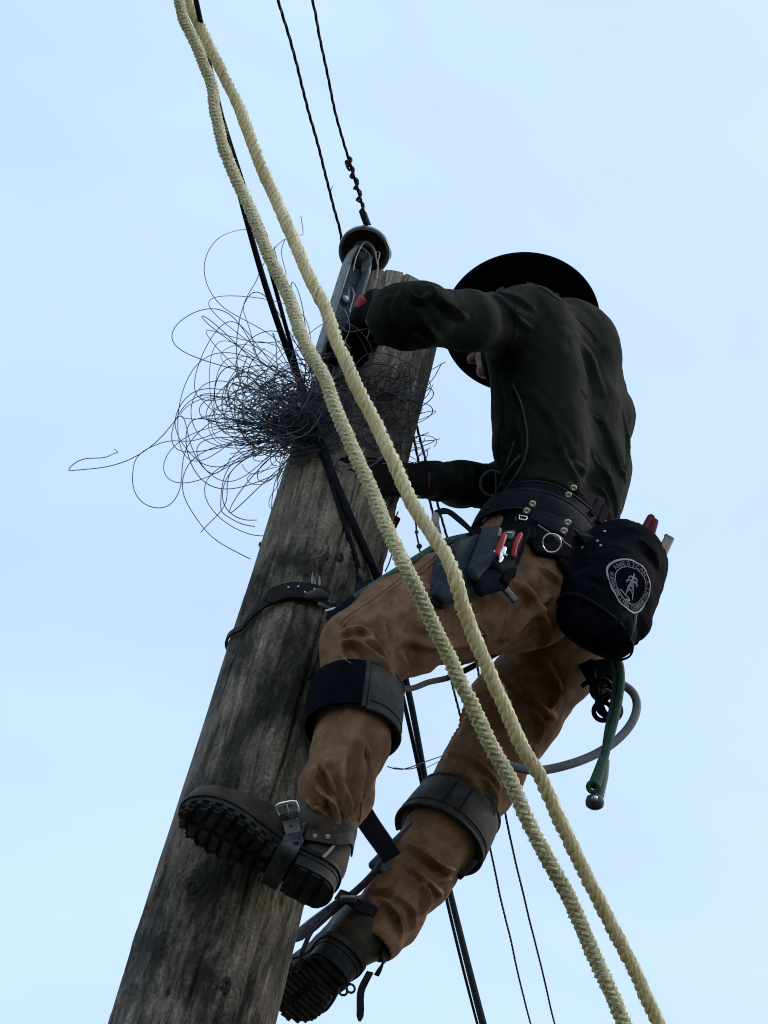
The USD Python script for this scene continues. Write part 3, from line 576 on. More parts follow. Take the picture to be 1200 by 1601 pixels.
# ------------------------------------------------------------------ tangle of thin wire loops on the pole
def build_tangle():
    rng = np.random.default_rng(77); core = pole_hit(482, 648, 0.03)
    t = Thing('wire_tangle', 'bird-nest tangle of thin loose wire loops bunched on the pole below the insulator', 'wire tangle', core)
    rim, up, out = -_R, np.array([0, 0, 1.0]), np.array([-0.25, -0.95, 0.1])
    W = 0.00098
    hand = [[(452, 560), (430, 530), (385, 502), (345, 477), (322, 440), (320, 410), (336, 378), (362, 363), (392, 361), (415, 372)],
            [(450, 640), (400, 650), (330, 680), (290, 690), (262, 690), (225, 705), (208, 735), (212, 772), (230, 790), (252, 794), (276, 776), (284, 745), (292, 700), (330, 660), (400, 620)],
            [(460, 690), (380, 700), (330, 740), (300, 700), (282, 650), (262, 672), (215, 712), (165, 730), (120, 735), (108, 733), (130, 718), (158, 716), (176, 710), (184, 707), (179, 702)],
            [(470, 700), (380, 690), (300, 720), (285, 755), (300, 800), (330, 838), (360, 858), (391, 874)],
            [(402, 560), (385, 500), (383, 470), (400, 440), (408, 420), (432, 385), (446, 374), (464, 368), (473, 357), (470, 338)],
            [(446, 374), (440, 395), (447, 430), (441, 430), (428, 385)],
            [(420, 700), (340, 730), (290, 700), (275, 650), (300, 615), (360, 612), (440, 640)],
            [(470, 520), (400, 535), (340, 520), (322, 517), (340, 545), (400, 600), (450, 640)],
            [(400, 700), (352, 742), (345, 790), (352, 805), (375, 818), (398, 823)], [(405, 702), (356, 745), (350, 788), (358, 800), (380, 812), (401, 813)], [(415, 700), (360, 740), (354, 780), (330, 815), (314, 832)],
            [(690, 568), (660, 610), (600, 640), (640, 600), (680, 575), (696, 566)], [(660, 690), (678, 690), (640, 705), (600, 720)], [(672, 700), (655, 712), (668, 705), (660, 722), (630, 725)], [(676, 602), (668, 618), (640, 630), (600, 625)],
            [(605, 1198), (625, 1203), (645, 1198), (667, 1200)], [(615, 1200), (640, 1202), (655, 1198)]]
    for h in hand:
        last = h[0][1] > 1100; Y0 = 2.26
        P = [Q(x, y, 3.4 if last else Y0 + 0.05 * math.sin(0.9 * i + h[0][0])) if (x < 470 or x > 655) else pole_hit(x, y, 0.008 + 0.006 * math.sin(i * 2.1)) for i, (x, y) in enumerate(h)]
        t.part('wire_loop', tube(spline(P, n=90), W * (1.1 if last else 0.95), 5), M['loop'], True)
    def shadow_free(p):                                              # keep wire outside the wood
        c = np.array([PX, PY_]); r = np.linalg.norm(p[:, :2] - c, axis=1); k = np.maximum(1, 0.134 / np.maximum(r, 1e-6)); q = p.copy(); q[:, :2] = c + (p[:, :2] - c) * k[:, None]; return q
    n = 0
    while n < 84:                                                   # loops that spring away from the bunch, mostly to the left
        a = rng.normal(0.12, 0.62) + math.pi if rng.random() < 0.80 else rng.uniform(-0.7, 0.6)
        d = nrm(_R * math.cos(a) - _U * math.sin(a) * 1.0 + out * rng.normal(0.15, 0.30))
        right = math.cos(a) > 0
        L = rng.beta(1.7, 1.9) * (0.20 if right else 0.29) + 0.03; wd = rng.uniform(0.22, 0.6) * L
        s = nrm(np.cross(d, nrm(out + rng.normal(0, 0.55, 3)))); b = core + rng.normal(0, 0.036, 3) * [1, 0.5, 1.5] + (_R * 0.06 if right else 0)
        u = np.linspace(0, 1, 46); k = rng.uniform(0.8, 1.25)
        p = b + d * (L * np.sin(np.pi * u ** k))[:, None] + s * (wd * np.sin(2 * np.pi * u) * (0.6 + 0.4 * np.sin(np.pi * u)))[:, None]
        p += rng.normal(0, 0.03, 3) * u[:, None] + rng.uniform(0.004, 0.016) * np.stack([np.sin(u * rng.uniform(4, 12) + q) for q in rng.uniform(0, 6, 3)], 1)
        t.part('wire_loop', tube(shadow_free(p), W * rng.uniform(0.7, 1.15), 5), M['tie'] if n % 5 == 0 else M['loop'], True); n += 1  # some loops take paler wire, painting glints into the tangle
    for k in range(72):                                              # round turns of the old coil, leaning every way
        c = core - _R * abs(rng.normal(0.035, 0.045)) + up * rng.normal(-0.005, 0.045) + out * rng.normal(0.01, 0.02); e1 = nrm(_R + rng.normal(0, 0.6, 3)); e2 = nrm(np.cross(e1, nrm(out + rng.normal(0, .45, 3))))
        u = np.linspace(0, rng.uniform(2.8, 6.3), 50) + rng.uniform(0, 6.3); R1 = rng.uniform(0.035, 0.115); R2 = R1 * rng.uniform(0.45, 0.95)
        p = c + e1 * (R1 * np.cos(u))[:, None] + e2 * (R2 * np.sin(u))[:, None] + rng.normal(0, 0.012, 3) * (u - u[0])[:, None] * .4 + .004 * np.sin(u * 3.1 + k)[:, None] * out
        t.part('wire_loop', tube(shadow_free(p), W * rng.uniform(.7, 1.1), 5), M['loop'], True)
    for k in range(46):                                              # paler turns over the right of the wood, glints painted as wire colour
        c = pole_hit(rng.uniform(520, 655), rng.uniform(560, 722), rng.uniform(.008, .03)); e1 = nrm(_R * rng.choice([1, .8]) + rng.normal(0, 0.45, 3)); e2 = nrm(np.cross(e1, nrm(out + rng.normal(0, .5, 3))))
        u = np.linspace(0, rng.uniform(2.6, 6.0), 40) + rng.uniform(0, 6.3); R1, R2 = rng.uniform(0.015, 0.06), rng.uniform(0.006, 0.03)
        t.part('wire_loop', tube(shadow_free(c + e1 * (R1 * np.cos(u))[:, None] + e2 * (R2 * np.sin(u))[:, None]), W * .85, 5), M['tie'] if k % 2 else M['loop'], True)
    dense = []
    for k in range(165):                                             # the dense bunch itself and the turns lying on the wood
        R1, R2 = rng.uniform(0.018, 0.085), rng.uniform(0.012, 0.05); ph = rng.uniform(0, 2 * np.pi)
        if k < 110: c = core + _R * rng.normal(-0.018, 0.022) + up * rng.normal(-0.005, 0.035) + out * rng.normal(0, 0.012); e1 = nrm(up + rng.normal(0, 0.5, 3)); e2 = nrm(np.cross(e1, nrm(out + rng.normal(0, .7, 3))))
        else: c = pole_hit(rng.uniform(500, 640), rng.uniform(590, 715), 0.012); e1 = nrm(_R + rng.normal(0, 0.4, 3)); e2 = nrm(up + rng.normal(0, .3, 3))
        u = np.linspace(0, rng.uniform(3.5, 6.2), 40) + ph
        p = c + e1 * (R1 * np.cos(u))[:, None] + e2 * (R2 * np.sin(u))[:, None] + rng.normal(0, 0.012, 3) * (u[:, None] - ph) * 0.4
        dense.append(tube(shadow_free(p), W * rng.uniform(0.75, 1.15), 4))
    for k in range(60):                                              # the tail of strands that trails left from below the bunch
        a0 = core - up * 0.055 + rng.normal(0, 0.012, 3); d = nrm(-_R + _U * rng.normal(0.12, 0.22) + out * rng.normal(0, 0.12)); L = rng.uniform(0.05, 0.17); u = np.linspace(0, 1, 24)
        p = a0 + d * (L * u)[:, None] - up * (rng.uniform(-0.03, 0.045) * u ** 2)[:, None] + 0.004 * np.sin(u * 9 + k)[:, None] * out
        dense.append(tube(shadow_free(p), W, 4))
    t.part('dense_bunch', cat(dense), M['wire'], True, kind='stuff')
build_tangle()

# ------------------------------------------------------------------ pole-top bracket and insulator
IB = Q(563, 404, 2.315); IT = IB + np.array([0, 0, 0.0])
br = Thing('ridge_iron', 'grey steel channel bracket standing on the pole top side', 'bracket', Q(535, 520, 2.30))
bx = np.array([0.86, 0.50, 0]); by = np.array([-0.5, 0.86, 0])               # across, into the pole
zt = Q(563, 404, 2.30)[2]; tp0 = Q(563, 399, 2.262); bc = np.array([tp0[0], tp0[1], 0])
def bar(off, z0, z1, w, d, lean=0.0, name='side_bar'):
    n = 12; z = np.linspace(z0, z1, n); p = bc + np.outer(np.ones(n), off) + np.stack([0 * z, 0 * z, z], 1)
    return p
zt = float(tp0[2])
for sgn in (-1, 1):
    z = np.linspace(3.98, zt, 16); spread = np.interp(z, [3.98, 4.35, zt], [0.028, 0.027, 0.021])
    p = bc + bx * (sgn * spread)[:, None] + np.stack([0 * z, 0 * z, z], 1)
    br.part('side_bar', strip(p, by, 0.034, 0.0065), M['galv'], 30)
z = np.linspace(3.98, zt - .03, 14); br.part('back_plate', strip(bc + by * 0.014 + np.stack([0 * z, 0 * z, z], 1), bx, 0.046, 0.004), M['dark_steel'], 30)  # darker than the bars, painting the shade inside the channel
top = np.array([bc + bx * x + [0, 0, zt + h] for x, h in ((-0.021, -0.004), (-0.017, 0.003), (-0.008, 0.006), (0.008, 0.006), (0.017, 0.003), (0.021, -0.004))])
br.part('top_strap', strip(top, by, 0.034, 0.0065), M['galv'], 30)
for z in (4.08, 4.24): br.part('bolt', revolve([(0, 0), (0.011, 0), (0.011, 0.008), (0.006, 0.012), (0, 0.012)], bc + by * 0.012 + [0, 0, z], -by, 6), M['steel'], 20)
ic = bc + np.array([0.006, 0.0, zt + 0.010]); IA = nrm([0.02, 0.34, 0.94])
ins = Thing('pin_insulator', 'dark bell-shaped porcelain pin insulator on top of the bracket', 'insulator', ic)
ins.part('pin', revolve([(0, -0.01), (0.010, -0.01), (0.010, 0.05), (0, 0.05)], ic, IA, 20), M['steel'])
bell = [(0.012, 0.055), (0.014, 0.008), (0.020, 0.002), (0.027, 0.004), (0.029, 0.022), (0.033, 0.030), (0.046, 0.026), (0.050, 0.008), (0.055, 0.003), (0.060, 0.007), (0.061, 0.016), (0.056, 0.028), (0.044, 0.042), (0.034, 0.050), (0.030, 0.058), (0.033, 0.067), (0.034, 0.074), (0.028, 0.084), (0.014, 0.088), (0, 0.088), (0, 0.055), (0.012, 0.055)]
ins.part('bell', revolve(bell[::-1], ic, IA, 64), M['porcelain'], 40)
ins.part('tie_collar', torus(ic + IA * 0.058, IA, 0.032, 0.004, 40, 8), M['wire'])
ins.part('tie_ear', tube(spline([ic + [0.02, -0.0, 0.066], ic + [0.045, 0.02, 0.072], ic + [0.058, 0.03, 0.05], ic + [0.05, 0.028, 0.03]], 20), 0.005, 8), M['wire'])
def tie(name, px, Y, r=0.0013):
    ins.part(name, tube(spline([Q(x, y, Y) for x, y in px], 50), r, 6), M['tie'], True)
tie('tie_wire', [(552, 424), (556, 404), (563, 388), (572, 379), (581, 384), (587, 400), (590, 415), (590, 425)], 2.20)
tie('tie_wire', [(588, 400), (589, 394), (592, 394), (592, 402), (590, 415), (589, 428), (588, 436)], 2.21)
tie('tie_wire', [(546, 470), (545, 455), (548, 449), (552, 455), (548, 480), (546, 490)], 2.19)
tie('tie_wire', [(530, 478), (540, 487), (545, 500), (545, 520), (540, 535), (548, 545)], 2.16)
tie('tie_wire', [(568, 462), (573, 463), (570, 475), (570, 490), (573, 505), (577, 515), (573, 530)], 2.15)
tie('tie_wire', [(527, 513), (535, 512), (541, 518), (560, 517), (575, 514)], 2.16)
ins.part('lead_wire', tube(spline([Q(592, 425, 2.36), Q(594, 433, 2.35), Q(594, 450, 2.30)], 20), 0.004, 8), M['wire'])

# ------------------------------------------------------------------ the worker
def hull(balls, seg=14):
    return m3.Manifold.batch_hull([m3.Manifold.sphere(float(r), seg).translate([float(x) for x in p]) for p, r in balls])
def refine(mm, L=0.006, it=6):
    q = mm.refine_to_length(L).to_mesh(); t = trimesh.Trimesh(q.vert_properties[:, :3], q.tri_verts, process=False)
    trimesh.smoothing.filter_taubin(t, iterations=it); return t
FACE = nrm([-0.86, 0.50, 0.0]); RIGHT = np.array([0.50, 0.86, 0.0])
person = Thing('person', 'person in dark green sweatshirt and brown work trousers climbing the wooden pole', 'person', Q(860, 900, 2.42))

shirt = Blob(0.045)
shirt.chain([S(822, 517, 2.25, 55), S(842, 600, 2.29, 56), S(844, 690, 2.32, 57), S(848, 780, 2.34, 58)], 0.10)
shirt.chain([S(886, 547, 2.40, 56), S(895, 640, 2.44, 58), S(896, 730, 2.46, 58), S(890, 800, 2.46, 56)], 0.10)
shirt.chain([S(924, 650, 2.58, 52), S(915, 735, 2.55, 50), S(900, 805, 2.50, 52)], 0.10)
shirt.chain([S(822, 517, 2.25, 57), S(888, 547, 2.40, 62), S(925, 655, 2.58, 56)], 0.08)
larm = [S(815, 506, 2.22, 52), S(730, 503, 2.10, 44), S(655, 492, 2.03, 47), S(628, 494, 2.05, 47), S(598, 495, 2.13, 44)]
shirt.chain(larm, 0.03)
rarm = [S(922, 650, 2.60, 50), S(840, 762, 2.68, 46), S(790, 764, 2.57, 39), S(720, 757, 2.44, 34), S(666, 752, 2.355, 31)]
shirt.chain(rarm, 0.03)
lw, lwr = S(598, 494, 2.14, 38); shirt.carve(Q(560, 495, 2.16), lw, lwr, lwr * 0.92); shirt.half(Q(583, 494, 2.14), nrm(-_R * .95 - _F * .05 - _U * .1), 0.12)
rw = Q(657, 750, 2.345); shirt.carve(Q(640, 750, 2.32), rw, 0.034, 0.032); shirt.half(Q(655, 750, 2.345), nrm(Q(640, 750, 2.33) - Q(690, 754, 2.38)), 0.08)
shirt.half(Q(880, 838, 2.42), [0, 0, -1])
SH_FOLDS = [([(913, 613), (946, 661), (963, 708), (978, 752)], .008, .010), ([(848, 708), (913, 734), (948, 769), (956, 800)], .008, .011), ([(926, 700), (955, 750), (966, 805)], .008, .009),
    ([(827, 611), (892, 687)], .006, .016), ([(776, 461), (807, 492), (834, 515)], .009, .010), ([(780, 454), (816, 470), (838, 482)], .008, .009), ([(690, 470), (708, 481), (735, 496)], .008, .010),
    ([(640, 442), (641, 458), (660, 464), (676, 456)], .012, .009), ([(676, 447), (692, 470), (728, 497)], .010, .010), ([(600, 462), (592, 485), (600, 515), (612, 535)], .006, .009), ([(655, 480), (668, 510), (690, 535)], .007, .012),
    ([(620, 455), (612, 480), (620, 520)], .007, .010), ([(640, 545), (655, 530), (668, 545)], .006, .008), ([(700, 722), (710, 745), (712, 780)], .007, .008), ([(738, 725), (742, 750), (738, 785)], .007, .008), ([(672, 722), (668, 745), (672, 780)], .005, .007), ([(720, 722), (726, 740), (722, 760)], .006, .006), ([(757, 728), (757, 760), (750, 790)], .007, .008),
    ([(880, 520), (925, 560), (945, 610)], .005, .016), ([(860, 640), (890, 720), (920, 790)], .005, .014), ([(800, 640), (812, 700), (806, 760)], .004, .009), ([(780, 590), (790, 650), (786, 720)], .006, .012), ([(972, 640), (980, 690), (976, 740)], .006, .010)]
sv, sf = shirt.mesh(0.0042); sv, sf = folds(sv, sf, [(a, b * 1.25, c) for a, b, c in SH_FOLDS], [((9, 9, 9), 0.012, 3), ((8, 8, 5), 0.0030, -6), ((26, 26, 20), 0.004, 4)])
SP = person.part('sweatshirt', (sv, sf), M['shirt'], True, label='dark green long-sleeved sweatshirt')
# rolled hem at both cuffs
def ring_part(name, c, n, R, r, m, nu=40): person.part(name, torus(c, n, R, r, nu, 10), M[m], True)

legs = Blob(0.04)
legs.chain([S(826, 868, 2.34, 80), S(815, 925, 2.32, 88), S(700, 950, 2.25, 83), S(626, 980, 2.22, 74), S(566, 1012, 2.21, 61), S(557, 1105, 2.205, 60), S(546, 1175, 2.20, 55), S(525, 1235, 2.20, 54), S(512, 1294, 2.20, 40)], 0.03)
legs.chain([S(890, 865, 2.44, 72), S(893, 960, 2.50, 76), S(868, 1030, 2.55, 68), S(800, 1115, 2.61, 70), S(748, 1212, 2.65, 62), S(700, 1290, 2.64, 59), S(652, 1362, 2.63, 55), S(607, 1428, 2.61, 47), S(590, 1462, 2.60, 42)], 0.03)
legs.bone(*[S(826, 868, 2.34, 80)[0], S(890, 865, 2.44, 72)[0], S(826, 868, 2.34, 80)[1], S(890, 865, 2.44, 72)[1]])
legs.half(Q(860, 770, 2.42), [0, 0, 1])
lh, lhr = S(511, 1302, 2.2, 38); rh, rhr = S(583, 1472, 2.6, 40)
lax = nrm(Q(525, 1235, 2.20) - Q(513, 1295, 2.20)); rax = nrm(Q(652, 1362, 2.63) - Q(588, 1465, 2.60))
legs.carve(lh - lax * 0.03, lh, lhr * .84, lhr * 0.80); legs.carve(rh - rax * 0.03, rh, rhr * .84, rhr * 0.80)
legs.half(lh - lax * 0.004, -lax); legs.cut.pop()
PF = [([(532, 985), (566, 979), (593, 1019)], .007, .010), ([(529, 1003), (559, 1000), (596, 1037), (615, 1060)], .009, .010), ([(529, 1012), (541, 1037), (566, 1054)], .007, .009), ([(633, 1025), (624, 1060)], .007, .010), ([(602, 957), (602, 1006)], .006, .012),
    ([(535, 972), (575, 945), (621, 908)], .003, .007), ([(545, 990), (580, 1000), (612, 1048)], .006, .009), ([(567, 1152), (567, 1200), (560, 1262)], .008, .008), ([(505, 1232), (520, 1256), (533, 1282)], .010, .008), ([(490, 1221), (505, 1240), (492, 1268)], .009, .008), ([(474, 1251), (490, 1262), (508, 1270)], .007, .007),
    ([(512, 1184), (500, 1205), (490, 1220)], .007, .009), ([(540, 1170), (535, 1215), (545, 1262)], .006, .010), ([(575, 1160), (583, 1200), (575, 1240)], .005, .009), ([(500, 1195), (520, 1225), (528, 1258)], .007, .008), ([(548, 1230), (552, 1262), (546, 1285)], .007, .007),
    ([(638, 1316), (664, 1332), (690, 1353), (712, 1360)], .010, .009), ([(582, 1388), (610, 1388), (626, 1372)], .008, .008), ([(664, 1378), (668, 1400), (664, 1422)], .008, .009), ([(688, 1378), (707, 1371)], .006, .008), ([(640, 1350), (680, 1385), (690, 1400)], .006, .010), ([(600, 1400), (625, 1430), (630, 1460)], .008, .008), ([(620, 1395), (645, 1420), (650, 1450)], .006, .008),
    ([(761, 1212), (770, 1241), (768, 1280)], .009, .008), ([(690, 1193), (733, 1219), (757, 1245)], .009, .010), ([(700, 1170), (750, 1190), (785, 1230)], .007, .010), ([(800, 1060), (848, 1104), (870, 1120)], .008, .013), ([(856, 1036), (876, 1080), (866, 1110)], .007, .011), ([(724, 1050), (705, 1110), (692, 1160)], .003, .007), ([(830, 1100), (850, 1130), (845, 1160)], .006, .01),
    ([(850, 886), (878, 907)], .006, .010), ([(808, 907), (836, 935), (829, 970)], .008, .014), ([(862, 930), (815, 970), (790, 1000)], .008, .014), ([(735, 960), (760, 1000), (750, 1020)], .004, .014), ([(650, 900), (680, 930), (690, 980)], .005, .014), ([(640, 1000), (700, 1010), (760, 1005)], .005, .014), ([(840, 950), (860, 985), (850, 1010)], .006, .011)]
lv, lf = legs.mesh(0.0036); lv, lf = folds(lv, lf, [(a, b * 2.1, c * .88) for a, b, c in PF], [((8, 8, 8), 0.012, 13), ((11, 11, 6), 0.0040, -14), ((22, 22, 16), 0.006, 16), ((60, 60, 50), 0.003, 15)], [(lh - lax * 0.008, 0.052), (rh - rax * 0.008, 0.056)])
PT = person.part('trousers', (lv, lf), M['duck'], True, label='brown duck cloth work trousers creased at the knees')
TB, LL, RLg = Blob(0.03), Blob(0.03), Blob(0.03); TB.pr = shirt.pr[:10] + legs.pr[:1] + legs.pr[8:9] + legs.pr[16:]; LL.pr = legs.pr[2:8]; RLg.pr = legs.pr[10:16]
W = Blob(0.02); W.pr = shirt.pr + legs.pr                                # shirt and trousers together, for whatever is worn over them
def on(x, y, off=0.0, b=None):
    return (b or W).trace(CAM + ray(x, y) * 1.9, ray(x, y), off, 80)[0]

def seam(pts, r=0.0013):
    P_ = spline([legs.trace(CAM + ray(x, y) * 1.9, ray(x, y), 0, 80)[0] for x, y in pts], step=0.004)
    d_, i_ = cKDTree(lv).query(P_, k=5); nn2 = vnormals(lv, lf)[i_[:, 0]]; P_ = P_ + nn2 * (((lv[i_] - P_[:, None]) * nn2[:, None]).sum(-1).mean(1) + 0.0004)[:, None]
    person.part('seam', tube(P_, r, 6), M['duck'], True, parent=PT)
for sm_ in ([(531, 975), (545, 960), (575, 940), (621, 906), (680, 868)], [(536, 979), (550, 964), (580, 944), (626, 910), (684, 874)], [(568, 1160), (569, 1195), (566, 1240), (560, 1284)], [(728, 1046), (716, 1080), (700, 1130), (690, 1165), (688, 1205)], [(660, 1372), (664, 1395), (655, 1425), (640, 1455)], [(834, 862), (850, 885), (872, 905), (884, 912)], [(846, 900), (835, 940), (818, 985)]):
    seam(sm_)
def sseam(pts, r=0.0014):
    P_ = spline([shirt.trace(CAM + ray(x, y) * 1.9, ray(x, y), 0, 80)[0] for x, y in pts], step=0.004)
    d_, i_ = cKDTree(sv).query(P_, k=5); nn2 = vnormals(sv, sf)[i_[:, 0]]; P_ = P_ + nn2 * (((sv[i_] - P_[:, None]) * nn2[:, None]).sum(-1).mean(1) + 0.0002)[:, None]
    person.part('seam', tube(P_, r, 6), M['shirt'], True, parent=SP)
for sm_ in ([(800, 456), (806, 480), (806, 510), (796, 540), (780, 565)], [(772, 570), (800, 545), (806, 560), (802, 640), (800, 700), (800, 745)][3:], [(842, 452), (870, 470), (905, 500), (935, 535)]):
    if len(sm_) > 2: sseam(sm_)
# body under the clothes: head, neck, trunk, limbs as one continuous surface
HC = Q(805, 535, 2.47); HUP = nrm([-0.10, 0.16, 0.98]); HF = nrm(FACE * 1.0 + np.array([0, 0, -0.12])); HF = nrm(HF - HUP * (HF @ HUP)); HL = np.cross(HUP, HF)
body = Blob(0.03)
hp = lambda f, l, u: HC + HF * f + HL * l + HUP * u
HM = np.array([HF, HL, HUP])
body.ell(hp(-0.012, 0, 0.03), HM, (0.096, 0.076, 0.092)); body.ell(hp(0.035, 0, -0.045), HM, (0.058, 0.056, 0.066))
body.bone(hp(0.080, 0, -0.088), hp(0.072, 0, -0.090), 0.019, 0.020, 0.02)                                       # chin
body.bone(hp(0.092, 0, 0.012), hp(0.112, 0, -0.020), 0.009, 0.013, 0.012); 
for l in (-1, 1):
    body.bone(hp(0.100, l * 0.010, -0.024), hp(0.094, l * 0.012, -0.024), 0.008, 0.008, 0.008)                    # nostrils
    body.bone(hp(0.082, l * 0.014, 0.024), hp(0.074, l * 0.046, 0.022), 0.010, 0.009, 0.012)                      # brows
    body.bone(hp(0.072, l * 0.040, -0.018), hp(0.050, l * 0.055, -0.014), 0.016, 0.014, 0.02)                     # cheekbones
    body.bone(hp(-0.004, l * 0.079, 0.020), hp(-0.002, l * 0.076, -0.020), 0.012, 0.008, 0.008)                   # ears
body.bone(hp(0.090, -0.018, -0.050), hp(0.090, 0.018, -0.050), 0.007, 0.007, 0.008); body.bone(hp(0.087, -0.015, -0.061), hp(0.087, 0.015, -0.061), 0.008, 0.008, 0.008)
sh = lambda lst, d: [(p, max(r - d, 0.02)) for p, r in lst]
body.chain([(hp(-0.02, 0, -0.05), 0.056), (Q(858, 585, 2.45), 0.060), (Q(868, 620, 2.43), 0.075)])
def bones(src, d):
    for q in src:
        if q[0] == 'c': body.bone(q[1], q[2], max(q[3] - d, 0.018), max(q[4] - d, 0.018))
bones(shirt.pr[:10], 0.022); bones(legs.pr, 0.020)
body.chain(sh(larm[:4], 0.022)); body.chain(sh(rarm, 0.018)[:-1] + [(Q(648, 750, 2.33), 0.024)]); body.chain([(larm[3][0], 0.036), (Q(612, 495, 2.11), 0.022)])
bv, bf = body.mesh(0.0062)
person.part('body', (bv, bf), M['skin'], True)
for l in (-1, 1): person.part('eye', ball(hp(0.078, l * 0.031, 0.004), 0.012), M['skin'] if False else M['steel'], True)
hr = Blob(0.02); hr.ell(hp(-0.024, 0, 0.018), HM, (0.092, 0.083, 0.085)); hr.half(hp(0.03, 0, 0), HF); hr.half(hp(0, 0, -0.055), -HUP)
person.part('hair', hr.mesh(0.005), M['hair'], True)

# ---- hard hat
hat_c = Q(814, 505, 2.44); hn = nrm([0.02, 0.40, 0.91]); hfw = nrm(FACE - hn * (FACE @ hn)); hlt = np.cross(hn, hfw)
hat = Thing('hard_hat', 'black full-brim hard hat worn on the head of the person on the pole', 'hard hat', hat_c)
T = np.linspace(0, 2 * np.pi, 96, endpoint=False)
def hat_ring(a, b, z, off=0.0): return hat_c + hn * z + (a * np.cos(T))[:, None] * hfw + (b * np.sin(T))[:, None] * hlt + hfw * off
prof = [(0.191, 0.175, -0.006), (0.188, 0.172, -0.002), (0.162, 0.146, 0.004), (0.128, 0.108, 0.008), (0.122, 0.101, 0.014), (0.120, 0.099, 0.05), (0.108, 0.089, 0.085), (0.080, 0.066, 0.112), (0.04, 0.034, 0.126), (0.002, 0.002, 0.129)]
outer = np.stack([hat_ring(a, b, z) for a, b, z in prof], 1); inn = np.stack([hat_ring(a - .004, b - .004, z - 0.0035) if a > .01 else hat_ring(a, b, z - .004) for a, b, z in prof], 1)
hat.part('shell', grid_solid(outer, inn, True), M['black'], 40)
lipc = hat_ring(0.190, 0.174, -0.006); hat.part('brim_edge', tube(np.vstack([lipc]), 0.0028, 8, closed=True), M['black'], True)
hb_o = np.stack([hat_ring(0.108, 0.088, z) for z in (-0.018, 0.012)], 1); hb_i = np.stack([hat_ring(0.105, 0.085, z) for z in (-0.018, 0.012)], 1)
hat.part('headband', grid_solid(hb_o, hb_i, True), M['navy'], 40)
for k, a0 in enumerate((0.4, 1.35, 2.0, 2.7, 3.6, 4.4, 5.2)):
    i0 = int(a0 / (2 * np.pi) * 96); p = hat_ring(0.116, 0.096, 0.004)[i0]
    hat.part('suspension_clip', rbox((0.020, 0.007, 0.018), 0.002, basis(hat_ring(.1, .1, 0)[(i0 + 1) % 96] - hat_ring(.1, .1, 0)[i0], hn), p), M['galv'], 30)
for k in range(4):
    a0 = k * np.pi / 4 + .3; u = np.linspace(-1, 1, 20)
    p = hat_c + (np.cos(a0) * 0.105 * u)[:, None] * hfw + (np.sin(a0) * 0.086 * u)[:, None] * hlt + hn * (0.012 + 0.075 * np.sqrt(np.clip(1 - u ** 2, 0, 1)))[:, None]
    hat.part('suspension_strap', strip(p, np.cross(hn, p[-1] - p[0]), 0.018, 0.0015), M['navy'], 40)
r0 = hat_ring(0.112, 0.092, 0.0)[48]; hat.part('ratchet', revolve([(0, 0), (0.019, 0), (0.019, 0.012), (0.016, 0.015), (0, 0.015)], r0 - hn * 0.014, -hfw, 24), M['black'], 30)
hat.part('chin_strap', strip(spline([hp(0.02, 0.080, 0.04), hp(0.045, 0.070, -0.03), hp(0.065, 0.055, -0.085), hp(0.070, 0.0, -0.118), hp(0.065, -0.055, -0.085), hp(0.02, -0.080, 0.04)], 60), HF, 0.012, 0.002), M['leather_dark'], 40)

# ---- gloved hands
def glove(wrist, d, palm, curl, label, spread=0.05, tcurl=0.5, s=1.0, mirror=1, back=None):
    d = nrm(d); pn = nrm(palm - d * (np.asarray(palm) @ d)); sd = np.cross(pn, d) * mirror                  # sd: towards the thumb
    b = Blob(0.008 * s); kn = []
    for k, (lat, ln) in enumerate(((0.030, 0.092), (0.010, 0.097), (-0.011, 0.092), (-0.030, 0.083))):
        r = wrist + sd * lat * 0.5 * s + d * 0.012 * s; q = wrist + sd * lat * s + d * ln * s - pn * 0.003 * s
        b.bone(r, q, 0.017 * s, 0.0145 * s, 0.015 * s); kn.append(q)
    b.bone(wrist - d * 0.03 * s, wrist + d * 0.02 * s, 0.029 * s, 0.027 * s, 0.02 * s)
    if back is not None: b.bone(wrist, back, 0.030 * s, 0.036 * s, 0.02 * s)
    lens = ((0.044, 0.026, 0.021), (0.048, 0.030, 0.022), (0.045, 0.028, 0.021), (0.036, 0.021, 0.018))
    for k, q in enumerate(kn):
        ang, p = 0.0, q; dirk = nrm(d + sd * (1.5 - k) * spread)
        for m_, (L, c) in enumerate(zip(lens[k], curl[k] if np.ndim(curl[0]) else curl)):
            ang += c; dv = nrm(dirk * math.cos(ang) + pn * math.sin(ang)); nx = p + dv * L * s
            b.bone(p, nx, (0.0115 - 0.0009 * m_) * s, (0.0108 - 0.0009 * m_) * s, 0.004 * s); p = nx
    t0 = wrist + sd * 0.022 * s + d * 0.025 * s + pn * 0.006 * s; t1 = t0 + nrm(sd * 0.75 + d * 0.62 + pn * 0.35) * 0.042 * s; t2 = t1 + nrm(sd * (0.55 - tcurl) + d * 0.8 + pn * (0.25 + tcurl)) * 0.034 * s; t3 = t2 + nrm(sd * (0.3 - tcurl) + d * 0.75 + pn * (0.4 + tcurl)) * 0.026 * s
    b.chain([(t0, 0.018 * s), (t1, 0.0135 * s), (t2, 0.012 * s), (t3, 0.0105 * s)], 0.006 * s)
    v, f = b.mesh(0.003)
    return person.part('glove', (v, f), M['glove'], True, label=label), b, d, pn, sd
LW = Q(577, 492, 2.17)
gl = glove(LW, -_R * 0.42 - _U * 0.80 + _F * 0.25, _F * 0.8 - _R * 0.5, [(0.45, 0.85, 0.6), (0.55, 0.9, 0.7), (0.65, 0.9, 0.7), (0.75, 0.9, 0.7)], 'black glove of the raised hand at the insulator', tcurl=0.3, mirror=-1, back=Q(606, 494, 2.13))
cuffd = gl[2]
